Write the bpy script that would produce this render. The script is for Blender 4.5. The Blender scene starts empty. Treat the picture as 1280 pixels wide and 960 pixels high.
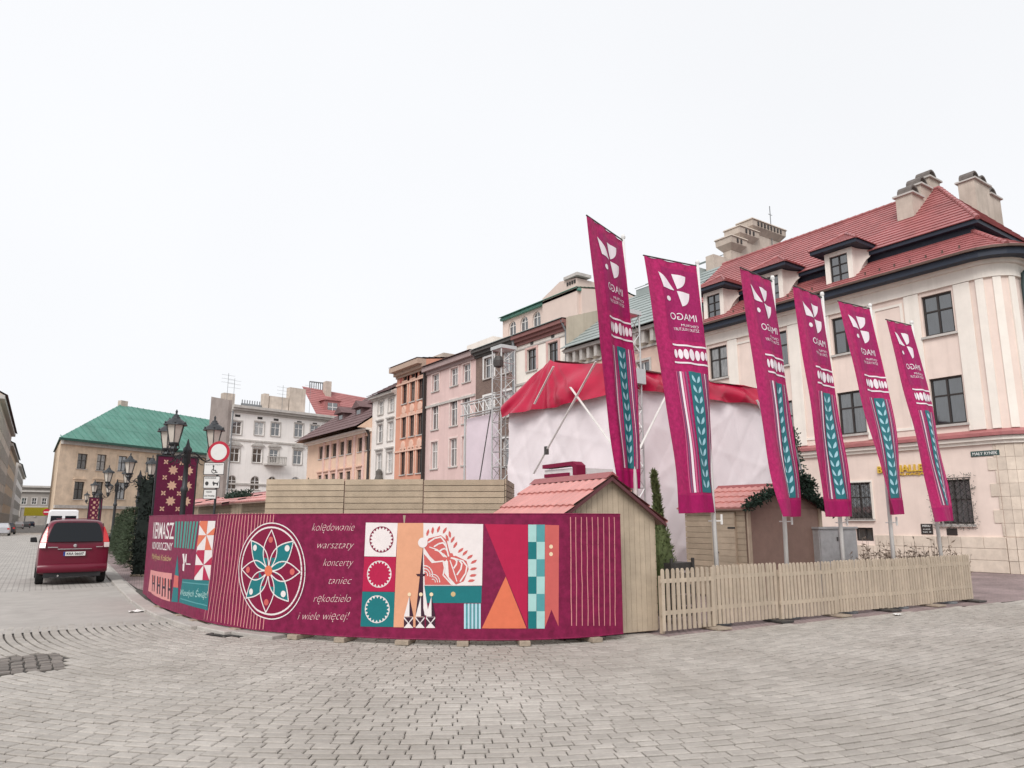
import bpy, bmesh, math, random
from mathutils import Vector, Matrix
random.seed(7)
R = math.radians
S = bpy.context.scene
COL = S.collection

# ------------------------------------------------------------------ camera, sky, sun, exposure
FPX, EYE, YAW, PITCH = 900.0, 1.8, R(34.9), math.atan(170 / 900.0)
cd = bpy.data.cameras.new('camera'); cam = bpy.data.objects.new('camera', cd); COL.objects.link(cam)
cd.sensor_width = 36; cd.lens = 36 * FPX / 1280; cd.clip_end = 3000; cd.clip_start = .05
cam.location = (0, 0, EYE); cam.rotation_euler = (math.pi / 2 + PITCH, 0, -YAW)
S.camera = cam
S.render.resolution_x, S.render.resolution_y = 1024, 768
vs = S.view_settings
vs.view_transform = 'Standard'; vs.look = 'None'; vs.exposure = 0.58; vs.gamma = 1; vs.use_curve_mapping = False
SUN_EL, SUN_AZ = 42, 231          # azimuth measured from +Y towards +X
w = bpy.data.worlds.new('World'); S.world = w; w.use_nodes = True
nt = w.node_tree; nt.nodes.clear()
o_ = nt.nodes.new('ShaderNodeOutputWorld'); bg = nt.nodes.new('ShaderNodeBackground')
sk = nt.nodes.new('ShaderNodeTexSky'); sk.sky_type = 'NISHITA'; sk.sun_disc = False
sk.sun_elevation = R(SUN_EL); sk.sun_rotation = R(SUN_AZ); sk.air_density = 1.0; sk.dust_density = 4.0
hs = nt.nodes.new('ShaderNodeHueSaturation'); hs.inputs['Saturation'].default_value = .35
mx = nt.nodes.new('ShaderNodeMix'); mx.data_type = 'RGBA'; mx.inputs[0].default_value = .93
mx.inputs[7].default_value = (6.62, 6.70, 6.88, 1)      # closed cloud cover over the clear sky
tc = nt.nodes.new('ShaderNodeTexCoord'); nz = nt.nodes.new('ShaderNodeTexNoise'); nz.inputs['Scale'].default_value = 1.6; nz.inputs['Detail'].default_value = 3
mr = nt.nodes.new('ShaderNodeMapRange'); mr.inputs[3].default_value = .945; mr.inputs[4].default_value = 1.05
ml = nt.nodes.new('ShaderNodeMix'); ml.data_type = 'RGBA'; ml.blend_type = 'MULTIPLY'; ml.inputs[0].default_value = 1
nt.links.new(tc.outputs['Generated'], nz.inputs['Vector']); nt.links.new(nz.outputs[0], mr.inputs[0])
nt.links.new(sk.outputs[0], hs.inputs['Color']); nt.links.new(hs.outputs[0], mx.inputs[6])
nt.links.new(mx.outputs[2], ml.inputs[6]); nt.links.new(mr.outputs[0], ml.inputs[7])
nt.links.new(ml.outputs[2], bg.inputs['Color']); bg.inputs['Strength'].default_value = .1
nt.links.new(bg.outputs[0], o_.inputs['Surface'])
sl = bpy.data.lights.new('sun', 'SUN'); sl.energy = 1.5; sl.angle = R(26); sl.color = (1, .965, .93)
sun = bpy.data.objects.new('sun', sl); COL.objects.link(sun)
_d = Vector((math.sin(R(SUN_AZ)) * math.cos(R(SUN_EL)), math.cos(R(SUN_AZ)) * math.cos(R(SUN_EL)), math.sin(R(SUN_EL))))
sun.rotation_euler = _d.to_track_quat('Z', 'Y').to_euler(); sun.location = _d * 60
S.cycles.max_bounces = 6; S.cycles.transparent_max_bounces = 8

# ------------------------------------------------------------------ pixel (of the 1280x960 photograph) to place
_fw = Vector((math.sin(YAW) * math.cos(PITCH), math.cos(YAW) * math.cos(PITCH), math.sin(PITCH)))
_rt = Vector((math.cos(YAW), -math.sin(YAW), 0)); _up = _rt.cross(_fw)
CAM = Vector((0, 0, EYE))
def ray(x, y): return _fw + _rt * ((x - 640) / FPX) - _up * ((y - 480) / FPX)
def onG(x, y, z=0): d = ray(x, y); return CAM + d * ((z - EYE) / d.z)
def onX(x, y, X): d = ray(x, y); return CAM + d * (X / d.x)
def onY(x, y, Y): d = ray(x, y); return CAM + d * (Y / d.y)
def atD(x, y, dep):      # at a horizontal distance dep in front of the camera
    d = ray(x, y); return CAM + d * (dep / (d.x * math.sin(YAW) + d.y * math.cos(YAW)))
def onPlane(x, y, O, n): d = ray(x, y); return CAM + d * ((Vector(O) - CAM).dot(n) / d.dot(n))
def proj(p):
    d = Vector(p) - CAM; q = d.dot(_fw); return 640 + FPX * d.dot(_rt) / q, 480 - FPX * d.dot(_up) / q
def sz(x, y, Y, X=28.4): pass

# ------------------------------------------------------------------ materials
MATS = {}
def lin(c):
    if isinstance(c, str): c = tuple(int(c[i:i + 2], 16) / 255 for i in (0, 2, 4))
    return tuple((v / 12.92 if v <= .04045 else ((v + .055) / 1.055) ** 2.4) for v in c)
def mat(name, col, rough=.75, var=.12, scale=3.0, bump=.0, bscale=40.0, metal=0, spec=.4, dirt=0, alpha=1, rnd=0, island=False, ior=1.5, streak=0, big=0):
    """procedural: two noise octaves vary the colour, a fine one gives relief, rnd varies from piece to piece"""
    if name in MATS: return MATS[name]
    m = bpy.data.materials.new(name); m.use_nodes = True; t = m.node_tree; N = t.nodes; L = t.links
    b = N['Principled BSDF']; b.inputs['Roughness'].default_value = rough; b.inputs['Metallic'].default_value = metal
    b.inputs['Specular IOR Level'].default_value = spec; b.inputs['IOR'].default_value = ior
    c = lin(col) if isinstance(col, str) else col
    tcn = N.new('ShaderNodeTexCoord'); gp = N.new('ShaderNodeNewGeometry')
    n1 = N.new('ShaderNodeTexNoise'); n1.inputs['Scale'].default_value = scale; n1.inputs['Detail'].default_value = 6; n1.inputs['Roughness'].default_value = .65
    L.new(gp.outputs['Position'], n1.inputs['Vector'])
    r1 = N.new('ShaderNodeMapRange'); r1.inputs[1].default_value = .3; r1.inputs[2].default_value = .7
    r1.inputs[3].default_value = 1 - var; r1.inputs[4].default_value = 1 + var
    L.new(n1.outputs[0], r1.inputs[0])
    fac = r1.outputs[0]
    if rnd:
        src = gp.outputs['Random Per Island'] if island else N.new('ShaderNodeObjectInfo').outputs['Random']
        r2 = N.new('ShaderNodeMapRange'); r2.inputs[3].default_value = 1 - rnd; r2.inputs[4].default_value = 1 + rnd
        L.new(src, r2.inputs[0])
        mm = N.new('ShaderNodeMath'); mm.operation = 'MULTIPLY'; L.new(fac, mm.inputs[0]); L.new(r2.outputs[0], mm.inputs[1]); fac = mm.outputs[0]
    mu = N.new('ShaderNodeMix'); mu.data_type = 'RGBA'; mu.blend_type = 'MULTIPLY'; mu.inputs[0].default_value = 1
    mu.inputs[6].default_value = (*c, 1); L.new(fac, mu.inputs[7])
    out = mu.outputs[2]
    if dirt:
        n3 = N.new('ShaderNodeTexNoise'); n3.inputs['Scale'].default_value = scale * .35; n3.inputs['Detail'].default_value = 8
        L.new(gp.outputs['Position'], n3.inputs['Vector'])
        r3 = N.new('ShaderNodeMapRange'); r3.inputs[1].default_value = .48; r3.inputs[2].default_value = .72; r3.inputs[3].default_value = 0; r3.inputs[4].default_value = dirt
        L.new(n3.outputs[0], r3.inputs[0])
        md = N.new('ShaderNodeMix'); md.data_type = 'RGBA'; L.new(r3.outputs[0], md.inputs[0]); L.new(out, md.inputs[6])
        md.inputs[7].default_value = (c[0] * .42, c[1] * .40, c[2] * .38, 1); out = md.outputs[2]
    for amt, sc, lo, hi in ((streak, (3.2, 3.2, .22), .5, .8), (big, (.55, .55, .55), .35, .65)):
        if not amt: continue
        mp = N.new('ShaderNodeMapping'); mp.inputs['Scale'].default_value = sc; n4 = N.new('ShaderNodeTexNoise'); n4.inputs['Scale'].default_value = 1; n4.inputs['Detail'].default_value = 7; n4.inputs['Roughness'].default_value = .6
        L.new(gp.outputs['Position'], mp.inputs[0]); L.new(mp.outputs[0], n4.inputs['Vector']); r4 = N.new('ShaderNodeMapRange'); r4.inputs[1].default_value = lo; r4.inputs[2].default_value = hi; r4.inputs[3].default_value = 0; r4.inputs[4].default_value = amt
        L.new(n4.outputs[0], r4.inputs[0]); ms = N.new('ShaderNodeMix'); ms.data_type = 'RGBA'; L.new(r4.outputs[0], ms.inputs[0]); L.new(out, ms.inputs[6]); ms.inputs[7].default_value = (c[0] * .5, c[1] * .47, c[2] * .44, 1); out = ms.outputs[2]
    L.new(out, b.inputs['Base Color'])
    if bump:
        n2 = N.new('ShaderNodeTexNoise'); n2.inputs['Scale'].default_value = bscale; n2.inputs['Detail'].default_value = 4
        L.new(gp.outputs['Position'], n2.inputs['Vector'])
        bp = N.new('ShaderNodeBump'); bp.inputs['Strength'].default_value = bump; bp.inputs['Distance'].default_value = .02
        L.new(n2.outputs[0], bp.inputs['Height']); L.new(bp.outputs[0], b.inputs['Normal'])
    if alpha < 1: b.inputs['Alpha'].default_value = alpha
    MATS[name] = m; return m
def brickmat(name, c1, c2, mortar, bw, bh, rough=.85, bump=.5, axis='xy', ang=0, ms=.06, offset=.5, var=.15):
    if name in MATS: return MATS[name]
    m = bpy.data.materials.new(name); m.use_nodes = True; t = m.node_tree; N = t.nodes; L = t.links
    b = N['Principled BSDF']; b.inputs['Roughness'].default_value = rough; b.inputs['Specular IOR Level'].default_value = .3
    gp = N.new('ShaderNodeNewGeometry'); mp = N.new('ShaderNodeMapping')
    if axis == 'yz':
        sp = N.new('ShaderNodeSeparateXYZ'); cb = N.new('ShaderNodeCombineXYZ'); L.new(gp.outputs['Position'], sp.inputs[0])
        ad = N.new('ShaderNodeMath'); L.new(sp.outputs[0], ad.inputs[0]); L.new(sp.outputs[1], ad.inputs[1])
        L.new(ad.outputs[0], cb.inputs[0]); L.new(sp.outputs[2], cb.inputs[1]); L.new(cb.outputs[0], mp.inputs[0])
    else: L.new(gp.outputs['Position'], mp.inputs[0])
    mp.inputs['Rotation'].default_value = (0, 0, ang)
    br = N.new('ShaderNodeTexBrick'); br.inputs['Scale'].default_value = 1; br.inputs['Brick Width'].default_value = bw; br.inputs['Row Height'].default_value = bh
    br.inputs['Mortar Size'].default_value = bh * ms; br.inputs['Mortar Smooth'].default_value = .2; br.inputs['Bias'].default_value = 0
    br.offset = offset
    for k, c in (('Color1', c1), ('Color2', c2), ('Mortar', mortar)): br.inputs[k].default_value = (*(lin(c) if isinstance(c, str) else c), 1)
    L.new(mp.outputs[0], br.inputs[0])
    nz = N.new('ShaderNodeTexNoise'); nz.inputs['Scale'].default_value = .9; nz.inputs['Detail'].default_value = 8; L.new(gp.outputs['Position'], nz.inputs['Vector'])
    rr = N.new('ShaderNodeMapRange'); rr.inputs[1].default_value = .3; rr.inputs[2].default_value = .7; rr.inputs[3].default_value = 1 - var; rr.inputs[4].default_value = 1 + var
    L.new(nz.outputs[0], rr.inputs[0])
    mu = N.new('ShaderNodeMix'); mu.data_type = 'RGBA'; mu.blend_type = 'MULTIPLY'; mu.inputs[0].default_value = 1
    L.new(br.outputs[0], mu.inputs[6]); L.new(rr.outputs[0], mu.inputs[7]); L.new(mu.outputs[2], b.inputs['Base Color'])
    bp = N.new('ShaderNodeBump'); bp.inputs['Strength'].default_value = bump; bp.inputs['Distance'].default_value = .01; bp.invert = True
    L.new(br.outputs[1], bp.inputs['Height']); L.new(bp.outputs[0], b.inputs['Normal'])
    MATS[name] = m; return m

# ------------------------------------------------------------------ mesh builder
ORG = {}
class MB:
    def __init__(s): s.v = []; s.f = []
    def add(s, vs, fs):
        b = len(s.v); s.v += [Vector(v) for v in vs]; s.f += [tuple(b + i for i in f) for f in fs]; return s
    def hexa(s, p): return s.add(p, [(0, 3, 2, 1), (4, 5, 6, 7), (0, 1, 5, 4), (1, 2, 6, 5), (2, 3, 7, 6), (3, 0, 4, 7)])
    def box(s, x0, x1, y0, y1, z0, z1):
        return s.hexa([(x0, y0, z0), (x1, y0, z0), (x1, y1, z0), (x0, y1, z0), (x0, y0, z1), (x1, y0, z1), (x1, y1, z1), (x0, y1, z1)])
    def obox(s, o, a, b, c):
        o, a, b, c = map(Vector, (o, a, b, c)); return s.hexa([o, o + a, o + a + b, o + b, o + c, o + a + c, o + a + b + c, o + b + c])
    def bar(s, a, b, w, h=None, up=(0, 0, 1)):
        a, b = Vector(a), Vector(b); h = h or w; d = (b - a).normalized(); u = Vector(up)
        if abs(d.dot(u)) > .98: u = Vector((1, 0, 0))
        r = d.cross(u).normalized(); u = r.cross(d)
        return s.obox(a - r * w / 2 - u * h / 2, b - a, r * w, u * h)
    def tube(s, pts, r, n=8, cap=True):
        pts = [Vector(p) for p in pts]; rs = r if isinstance(r, (list, tuple)) else [r] * len(pts); b0 = len(s.v); pu = None
        for i, p in enumerate(pts):
            d = (pts[min(i + 1, len(pts) - 1)] - pts[max(i - 1, 0)]).normalized()
            u = pu if pu is not None else (Vector((0, 0, 1)) if abs(d.z) < .9 else Vector((1, 0, 0)))
            q = d.cross(u).normalized(); u = q.cross(d).normalized(); pu = u
            for k in range(n):
                a = 2 * math.pi * k / n; s.v.append(p + (q * math.cos(a) + u * math.sin(a)) * rs[i])
        for i in range(len(pts) - 1):
            for k in range(n):
                a, b = b0 + i * n + k, b0 + i * n + (k + 1) % n; s.f.append((a, b, b + n, a + n))
        if cap: s.f.append(tuple(b0 + k for k in reversed(range(n)))); s.f.append(tuple(b0 + (len(pts) - 1) * n + k for k in range(n)))
        return s
    def lathe(s, prof, c=(0, 0, 0), n=16, axis=(0, 0, 1), a0=0):
        c = Vector(c); ax = Vector(axis).normalized(); u = Vector((1, 0, 0)) if abs(ax.x) < .9 else Vector((0, 1, 0)); q = ax.cross(u).normalized(); u = q.cross(ax)
        b0 = len(s.v)
        for r_, z in prof:
            for k in range(n):
                a = 2 * math.pi * k / n + a0; s.v.append(c + ax * z + (u * math.cos(a) + q * math.sin(a)) * r_)
        for i in range(len(prof) - 1):
            for k in range(n):
                a, b = b0 + i * n + k, b0 + i * n + (k + 1) % n; s.f.append((a, b, b + n, a + n))
        s.f.append(tuple(b0 + k for k in reversed(range(n)))); s.f.append(tuple(b0 + (len(prof) - 1) * n + k for k in range(n)))
        return s
    def prism(s, poly, vec):
        poly = [Vector(p) for p in poly]; vec = Vector(vec); n = len(poly); b = len(s.v)
        s.v += poly + [p + vec for p in poly]
        s.f.append(tuple(b + i for i in reversed(range(n)))); s.f.append(tuple(b + n + i for i in range(n)))
        for i in range(n): j = (i + 1) % n; s.f.append((b + i, b + j, b + n + j, b + n + i))
        return s
    def quad(s, *p): return s.add(p, [tuple(range(len(p)))])
    def courses(s, A, B, C, D, n, lift=.03):
        """a roof slope A-B (eave) to D-C (top) laid in n stepped courses"""
        A, B, C, D = map(Vector, (A, B, C, D)); nr = (B - A).cross(D - A).normalized()
        if nr.z < 0: nr = -nr
        for i in range(n):
            t0, t1 = i / n, (i + 1) / n
            a, b, c, d = A.lerp(D, t0), B.lerp(C, t0), B.lerp(C, t1), A.lerp(D, t1)
            up = nr * lift
            s.add([a, b, b + up, a + up, c, d], [(0, 1, 2, 3), (3, 2, 4, 5)])
        return s
    def build(s, name, m, parent=None, smooth=False, bevel=0, fix=True, kind=None):
        o = ORG.get(root_of(parent), Vector()) if parent else Vector()
        me = bpy.data.meshes.new(name); me.from_pydata([v - o for v in s.v], [], s.f)
        if fix:
            bm = bmesh.new(); bm.from_mesh(me); bmesh.ops.recalc_face_normals(bm, faces=bm.faces); bm.to_mesh(me); bm.free()
        if smooth: me.polygons.foreach_set('use_smooth', [True] * len(me.polygons))
        return link(name, me, m, parent, bevel, kind)
def root_of(o):
    while o.parent: o = o.parent
    return o.name
def link(name, me, m, parent=None, bevel=0, kind=None, loc=None):
    ob = bpy.data.objects.new(name, me); COL.objects.link(ob)
    if m and not me.materials: me.materials.append(m)
    if parent: ob.parent = parent
    if loc is not None: ob.location = loc
    if bevel:
        bv = ob.modifiers.new('bevel', 'BEVEL'); bv.width = bevel; bv.segments = 2; bv.limit_method = 'ANGLE'; bv.angle_limit = R(40)
    if kind: ob['kind'] = kind
    return ob
def thing(name, label, cat, loc=(0, 0, 0), group=None):
    o = bpy.data.objects.new(name, None); COL.objects.link(o); o.empty_display_size = .2
    o.location = loc; ORG[o.name] = Vector(loc); o['label'] = label; o['category'] = cat
    if group: o['group'] = group
    return o
def copytree(o, parent=None):
    c = o.copy(); COL.objects.link(c); c.parent = parent
    for ch in o.children: copytree(ch, c)
    return c
def tagit(o, label, cat, group=None):
    o['label'] = label; o['category'] = cat
    if group: o['group'] = group
    return o
def struct(o): o['kind'] = 'structure'; return o
def textmesh(s, size=1.0, bold=0.0, shear=0.0, sx=1.0):
    """flat glyph mesh: vertices, faces, (xmin, xmax, ymin, ymax)"""
    cu = bpy.data.curves.new('t', 'FONT'); cu.body = s; cu.size = size; cu.offset = bold; cu.shear = shear; cu.resolution_u = 3; cu.fill_mode = 'FRONT'
    ob = bpy.data.objects.new('t', cu); COL.objects.link(ob)
    me = bpy.data.meshes.new_from_object(ob.evaluated_get(bpy.context.evaluated_depsgraph_get()))
    V = [(v.co.x * sx, v.co.y) for v in me.vertices]; Fc = [tuple(p.vertices) for p in me.polygons]
    bpy.data.objects.remove(ob); bpy.data.curves.remove(cu); bpy.data.meshes.remove(me)
    xs = [v[0] for v in V]; ys = [v[1] for v in V]
    return V, Fc, (min(xs), max(xs), min(ys), max(ys))
class Ink:
    """flat print in (s,t) of a surface, cut along the surface's own grid and laid just above it"""
    def __init__(s): s.v = []; s.f = []; s.g = []; s.cur = None; s.n = 0
    def poly(s, pts):
        b = len(s.v); s.v += [tuple(p) for p in pts]; s.f.append(tuple(range(b, b + len(pts)))); s.n += 1
        ar = abs(sum(pts[i][0] * pts[i - 1][1] - pts[i - 1][0] * pts[i][1] for i in range(len(pts)))) / 2
        s.g.append(s.cur if s.cur is not None else (s.n if ar > .0012 else 0)); return s
    def disc(s, c, r, rt=None, n=20):
        rt = rt or r; return s.poly([(c[0] + r * math.cos(2 * math.pi * k / n), c[1] + rt * math.sin(2 * math.pi * k / n)) for k in range(n)])
    def line(s, pts, w, closed=False):
        n = len(pts)
        for i in range(n if closed else n - 1):
            a, b = Vector(pts[i]), Vector(pts[(i + 1) % n]); d = b - a
            if d.length < 1e-6: continue
            d.normalize(); q = Vector((-d.y, d.x)) * w / 2; e = d * w * .35
            s.poly([a - e - q, b + e - q, b + e + q, a - e + q])
        return s
    def text(s, txt, fn, **k):
        V, Fc, bb = textmesh(txt, **k); b = len(s.v); s.v += [fn(v[0], v[1], bb) for v in V]; s.f += [tuple(b + i for i in f) for f in Fc]; s.n += 1; s.g += [s.n] * len(Fc); return s
    def build(s, name, m, parent, surf, off, ss=(), ts=(), split=False):
        if split:
            for g in sorted(set(s.g)):
                q = Ink(); q.v = s.v; q.f = [f for f, k in zip(s.f, s.g) if k == g]; use = sorted({i for f in q.f for i in f}); mp = {i: k for k, i in enumerate(use)}
                q.v = [s.v[i] for i in use]; q.f = [tuple(mp[i] for i in f) for f in q.f]; q.build(name, m, parent, surf, off, ss, ts)
            return
        bm = bmesh.new()
        vv = [bm.verts.new((p[0], p[1], 0)) for p in s.v]
        for f in s.f:
            try: bm.faces.new([vv[i] for i in f])
            except ValueError: pass
        for ax, cuts in ((0, ss), (1, ts)):
            for c in cuts:
                co = [0, 0, 0]; no = [0, 0, 0]; co[ax] = c; no[ax] = 1
                bmesh.ops.bisect_plane(bm, geom=bm.verts[:] + bm.edges[:] + bm.faces[:], plane_co=co, plane_no=no, dist=1e-6)
        o = ORG.get(root_of(parent), Vector())
        for v in bm.verts: v.co = surf(v.co.x, v.co.y, off) - o
        me = bpy.data.meshes.new(name); bm.to_mesh(me); bm.free()
        return link(name, me, m, parent)
# ------------------------------------------------------------------ ground
G_JOINT = mat('paving joint', (.07, .063, .056), .95, .25, 6, .3, 60)
M_SETT = dict(rough=.62, var=.10, scale=22, bump=.35, bscale=90, spec=.35, rnd=.12, dirt=.16, big=.42)
M_PAVER = mat('granite paver', (.41, .378, .343), **M_SETT)
M_PAVERS = mat('granite paver field', (.41, .378, .343), island=True, **M_SETT)
M_STREET = brickmat('street setts', (.43, .40, .37), (.36, .335, .31), (.19, .175, .16), .26, .17, .7, .5, ang=R(2), ms=.09)
M_REDSETT = brickmat('reddish setts', (.32, .24, .235), (.25, .19, .19), (.16, .13, .125), .13, .11, .75, .6, ang=R(8), ms=.09, var=.25)
M_PATCH = mat('worn asphalt patch', (.37, .342, .315), .7, .10, 2.5, .25, 120, dirt=.2)
M_KERB = mat('kerb stone', (.41, .38, .35), .75, .12, 5, .3, 50, rnd=.1, dirt=.25)

def sheet(name, pts, z, m):
    mb = MB(); mb.quad(*[(p[0], p[1], z) for p in pts]); return struct(mb.build(name, m))
g = MB(); g.quad((-900, -900, -.022), (900, -900, -.022), (900, 1200, -.022), (-900, 1200, -.022))
ground = struct(g.build('ground', G_JOINT))
CX, CY = 8.8, 14.45                       # the paving rings turn about the corner of the square
# street running away on the left, the plaza inside the fence
sheet('street', [(-14, 21.5), (3.1, 21.5), (3.4, 27), (4.2, 40), (7, 78), (16, 330), (-3, 330), (-14, 100)], -.004, M_STREET)
sheet('square_paving', [(8.75, 8.2), (60, 4.2), (60, 14), (28.5, 30), (28.5, 110), (7.5, 110), (4.2, 60), (3.2, 22), (3.9, 14), (6, 10.6)], -.006, M_REDSETT)
sheet('outer_paving', [(-60, -30), (-9.4, -30), (-9.4, 14.7), (-60, 21.5)], -.008, M_STREET)
sheet('near_paving', [(-9.4, -30), (60, -30), (60, -3.9), (-9.4, -3.9)], -.008, M_STREET)
sheet('asphalt_patch', [(-9, 14.6), (1.4, 14.6), (2.75, 14.6), (2.75, 19), (3.05, 23.2), (-9, 21.8)], -.003, M_PATCH)
# ---- pavers
def paver_mesh():
    me = bpy.data.meshes.new('paver'); b = .055
    v = [(-.5, -.5, -1), (.5, -.5, -1), (.5, .5, -1), (-.5, .5, -1), (-.5, -.5, -.25), (.5, -.5, -.25), (.5, .5, -.25), (-.5, .5, -.25),
         (-.5 + b, -.5 + b * 1.6, 0), (.5 - b, -.5 + b * 1.6, 0), (.5 - b, .5 - b * 1.6, 0), (-.5 + b, .5 - b * 1.6, 0)]
    f = [(8, 9, 10, 11)] + [(i, (i + 1) % 4, 4 + (i + 1) % 4, 4 + i) for i in range(4)] + [(4 + i, 4 + (i + 1) % 4, 8 + (i + 1) % 4, 8 + i) for i in range(4)]
    return v, f
PV, PF = paver_mesh()
rg = random.Random(3)
pav = []      # (x, y, angle, length, width, z, tilt)
def inhole(x, y):
    return (-.4 < x < .9 and 10.9 < y < 12.2) or (2.95 < x < 3.75 and 12.05 < y < 13.0 and abs((x - 3.35) * .6 + (y - 12.5) * .8) < .33)
r_ = 4.9
while r_ < 18.3:
    wd = rg.uniform(.115, .14); a = math.pi * (1.0 if r_ < 12 else 1.02) - (0.06 if r_ > 8 else 0); off = rg.random()
    L0 = .2; a = math.pi - .12 + off * L0 / r_
    while a < 1.5 * math.pi - .004:
        ln = rg.uniform(.165, .235); am = a + ln / 2 / r_
        x, y = CX + (r_ + wd / 2) * math.cos(am), CY + (r_ + wd / 2) * math.sin(am)
        rest = 1.5 * math.pi - (a + ln / r_)
        if rest < .1 / r_: ln += rest * r_; am = a + ln / 2 / r_; x, y = CX + (r_ + wd / 2) * math.cos(am), CY + (r_ + wd / 2) * math.sin(am)
        if not inhole(x, y): pav.append((x, y, am + math.pi / 2, ln - .008, wd - .027, rg.gauss(0, .0022), (rg.gauss(0, .012), rg.gauss(0, .018))))
        a += ln / r_
    r_ += wd
y_ = -4.0
while y_ < 8.35:
    wd = rg.uniform(.115, .14); x = CX + .03 - .1 * rg.random(); x = CX + .02
    while x < 24:
        ln = rg.uniform(.165, .235)
        if x == CX + .02: ln *= rg.uniform(.5, 1.0)
        yy = y_ + wd / 2; lim = 8.35 - .075 * (x - 8.8)
        if yy < lim: pav.append((x + ln / 2, yy - (x - CX) * .02, -.02, ln - .008, wd - .027, rg.gauss(0, .0022), (rg.gauss(0, .012), rg.gauss(0, .018))))
        x += ln
    y_ += wd
vis = []
keep = []
for p in pav:
    d = Vector((p[0], p[1], 0)) - CAM; q = d.dot(_fw)
    if q < .3: continue
    px, py = proj((p[0], p[1], 0))
    if -900 < px < 1900 and 640 < py < 1700: keep.append(p)
    if -10 < px < 1290 and py < 966: vis.append((p, q))
vis.sort(key=lambda t: t[1]); near = set(id(t[0]) for t in vis[:300])
pm = bpy.data.meshes.new('paver'); pm.from_pydata(PV, [], PF); pm.materials.append(M_PAVER)
fv, ff = [], []
for p in keep:
    x, y, a, ln, wd, dz, tl = p
    M = Matrix.Translation((x, y, dz)) @ Matrix.Rotation(a, 4, 'Z') @ Matrix.Rotation(tl[0], 4, 'X') @ Matrix.Rotation(tl[1] * .6, 4, 'Y') @ Matrix.Diagonal((ln, wd, .03, 1))
    if id(p) in near:
        o = bpy.data.objects.new('paver', pm); COL.objects.link(o); o.parent = ground; o.matrix_local = M
    else:
        b = len(fv); fv += [M @ Vector(v) for v in PV]; ff += [tuple(b + i for i in f) for f in PF]
me = bpy.data.meshes.new('paver_field'); me.from_pydata(fv, [], ff)
link('paver_field', me, M_PAVERS, ground, kind='stuff')
# ---- kerb round the corner of the square
kp = [(3.4, 32), (3.12, 27), (2.86, 22), (2.72, 19), (2.68, 17), (2.72, 15.4), (2.85, 14.2), (3.12, 13.0), (3.55, 12.0)]
kerb = struct(MB().box(0, .01, 0, .01, -.3, -.29).build('kerb', M_KERB))
def along(pts, step):
    out = []; acc = 0
    for a, b in zip(pts, pts[1:]):
        a, b = Vector((*a, 0)), Vector((*b, 0)); L = (b - a).length; t = acc
        while t < L: out.append((a.lerp(b, t / L), (b - a).normalized())); t += step
        acc = t - L
    return out
for p, d in along(kp, .98):
    q = Vector((-d.y, d.x, 0)); mb = MB(); mb.obox(p - q * .14 + Vector((0, 0, -.1)), d * .965, q * .3, (0, 0, .155)); mb.build('kerb_stone', M_KERB, kerb, bevel=.015)
# gutter strip of darker stones along the kerb
# ---- covers and litter
M_IRON = mat('cast iron', (.075, .07, .066), .55, .25, 9, .5, 70, metal=.4)
def cover(label, c, a, w, h, nb):
    t = thing('drain_cover', label, 'drain cover', (c[0], c[1], -.01)); cs, sn = math.cos(a), math.sin(a)
    U = Vector((cs, sn, 0)); V = Vector((-sn, cs, 0)); o = Vector((c[0], c[1], -.012))
    f = MB(); 
    for s_ in (-1, 1):
        f.obox(o + V * (s_ * h / 2 - .03) - U * w / 2, U * w, V * .06, (0, 0, .018)); f.obox(o + U * (s_ * w / 2 - .03) - V * h / 2, V * h, U * .06, (0, 0, .016))
    f.build('frame', M_IRON, t)
    for k in range(nb):
        u = -w / 2 + .06 + (w - .12) * (k + .5) / nb
        m_ = MB(); m_.obox(o + U * (u - .017) - V * (h / 2 - .03), U * .034, V * (h - .06), (0, 0, .013)); m_.build('grate_bar', M_IRON, t)
cover('dark iron drain grate set in the paving below the hoarding', (3.38, 12.55), R(-52), .85, .5, 9)
ws_ = thing('sett_patch', 'dark patch of small worn setts round a sunken cover', 'paving patch', (.3, 11.5, 0)); M_DSETT = mat('dark worn sett', (.16, .14, .125), .8, .2, 12, .4, 60, rnd=.3)
for i in range(9):
    for j in range(12):
        x, y = -.42 + i * .145 + rg.gauss(0, .008), 10.93 + j * .11 + rg.gauss(0, .006); m_ = MB(); m_.obox((x, y, -.03), (.125, 0, 0), (0, .095, 0), (0, 0, .026 + rg.gauss(0, .003))); m_.build('sett', M_DSETT, ws_, bevel=.012)
def litter(label, px, py, s_, m):
    p = onG(px, py); t = MB(); n = 6
    vs = []
    for i in range(n):
        for j in range(n): vs.append((p.x + (i / (n - 1) - .5) * s_ + rg.gauss(0, .004), p.y + (j / (n - 1) - .5) * s_ * .7, .012 + abs(rg.gauss(0, .012))))
    fs = [(i * n + j, i * n + j + 1, (i + 1) * n + j + 1, (i + 1) * n + j) for i in range(n - 1) for j in range(n - 1)]
    t.add(vs, fs); o = t.build('litter', m); tagit(o, label, 'litter')
M_PAPER = mat('paper', (.78, .77, .75), .8, .05, 20)
litter('crumpled white paper lying on the asphalt by the kerb', 170, 765, .26, M_PAPER)
litter('crumpled white paper lying in front of the picket fence', 1122, 769, .2, M_PAPER)

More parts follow.
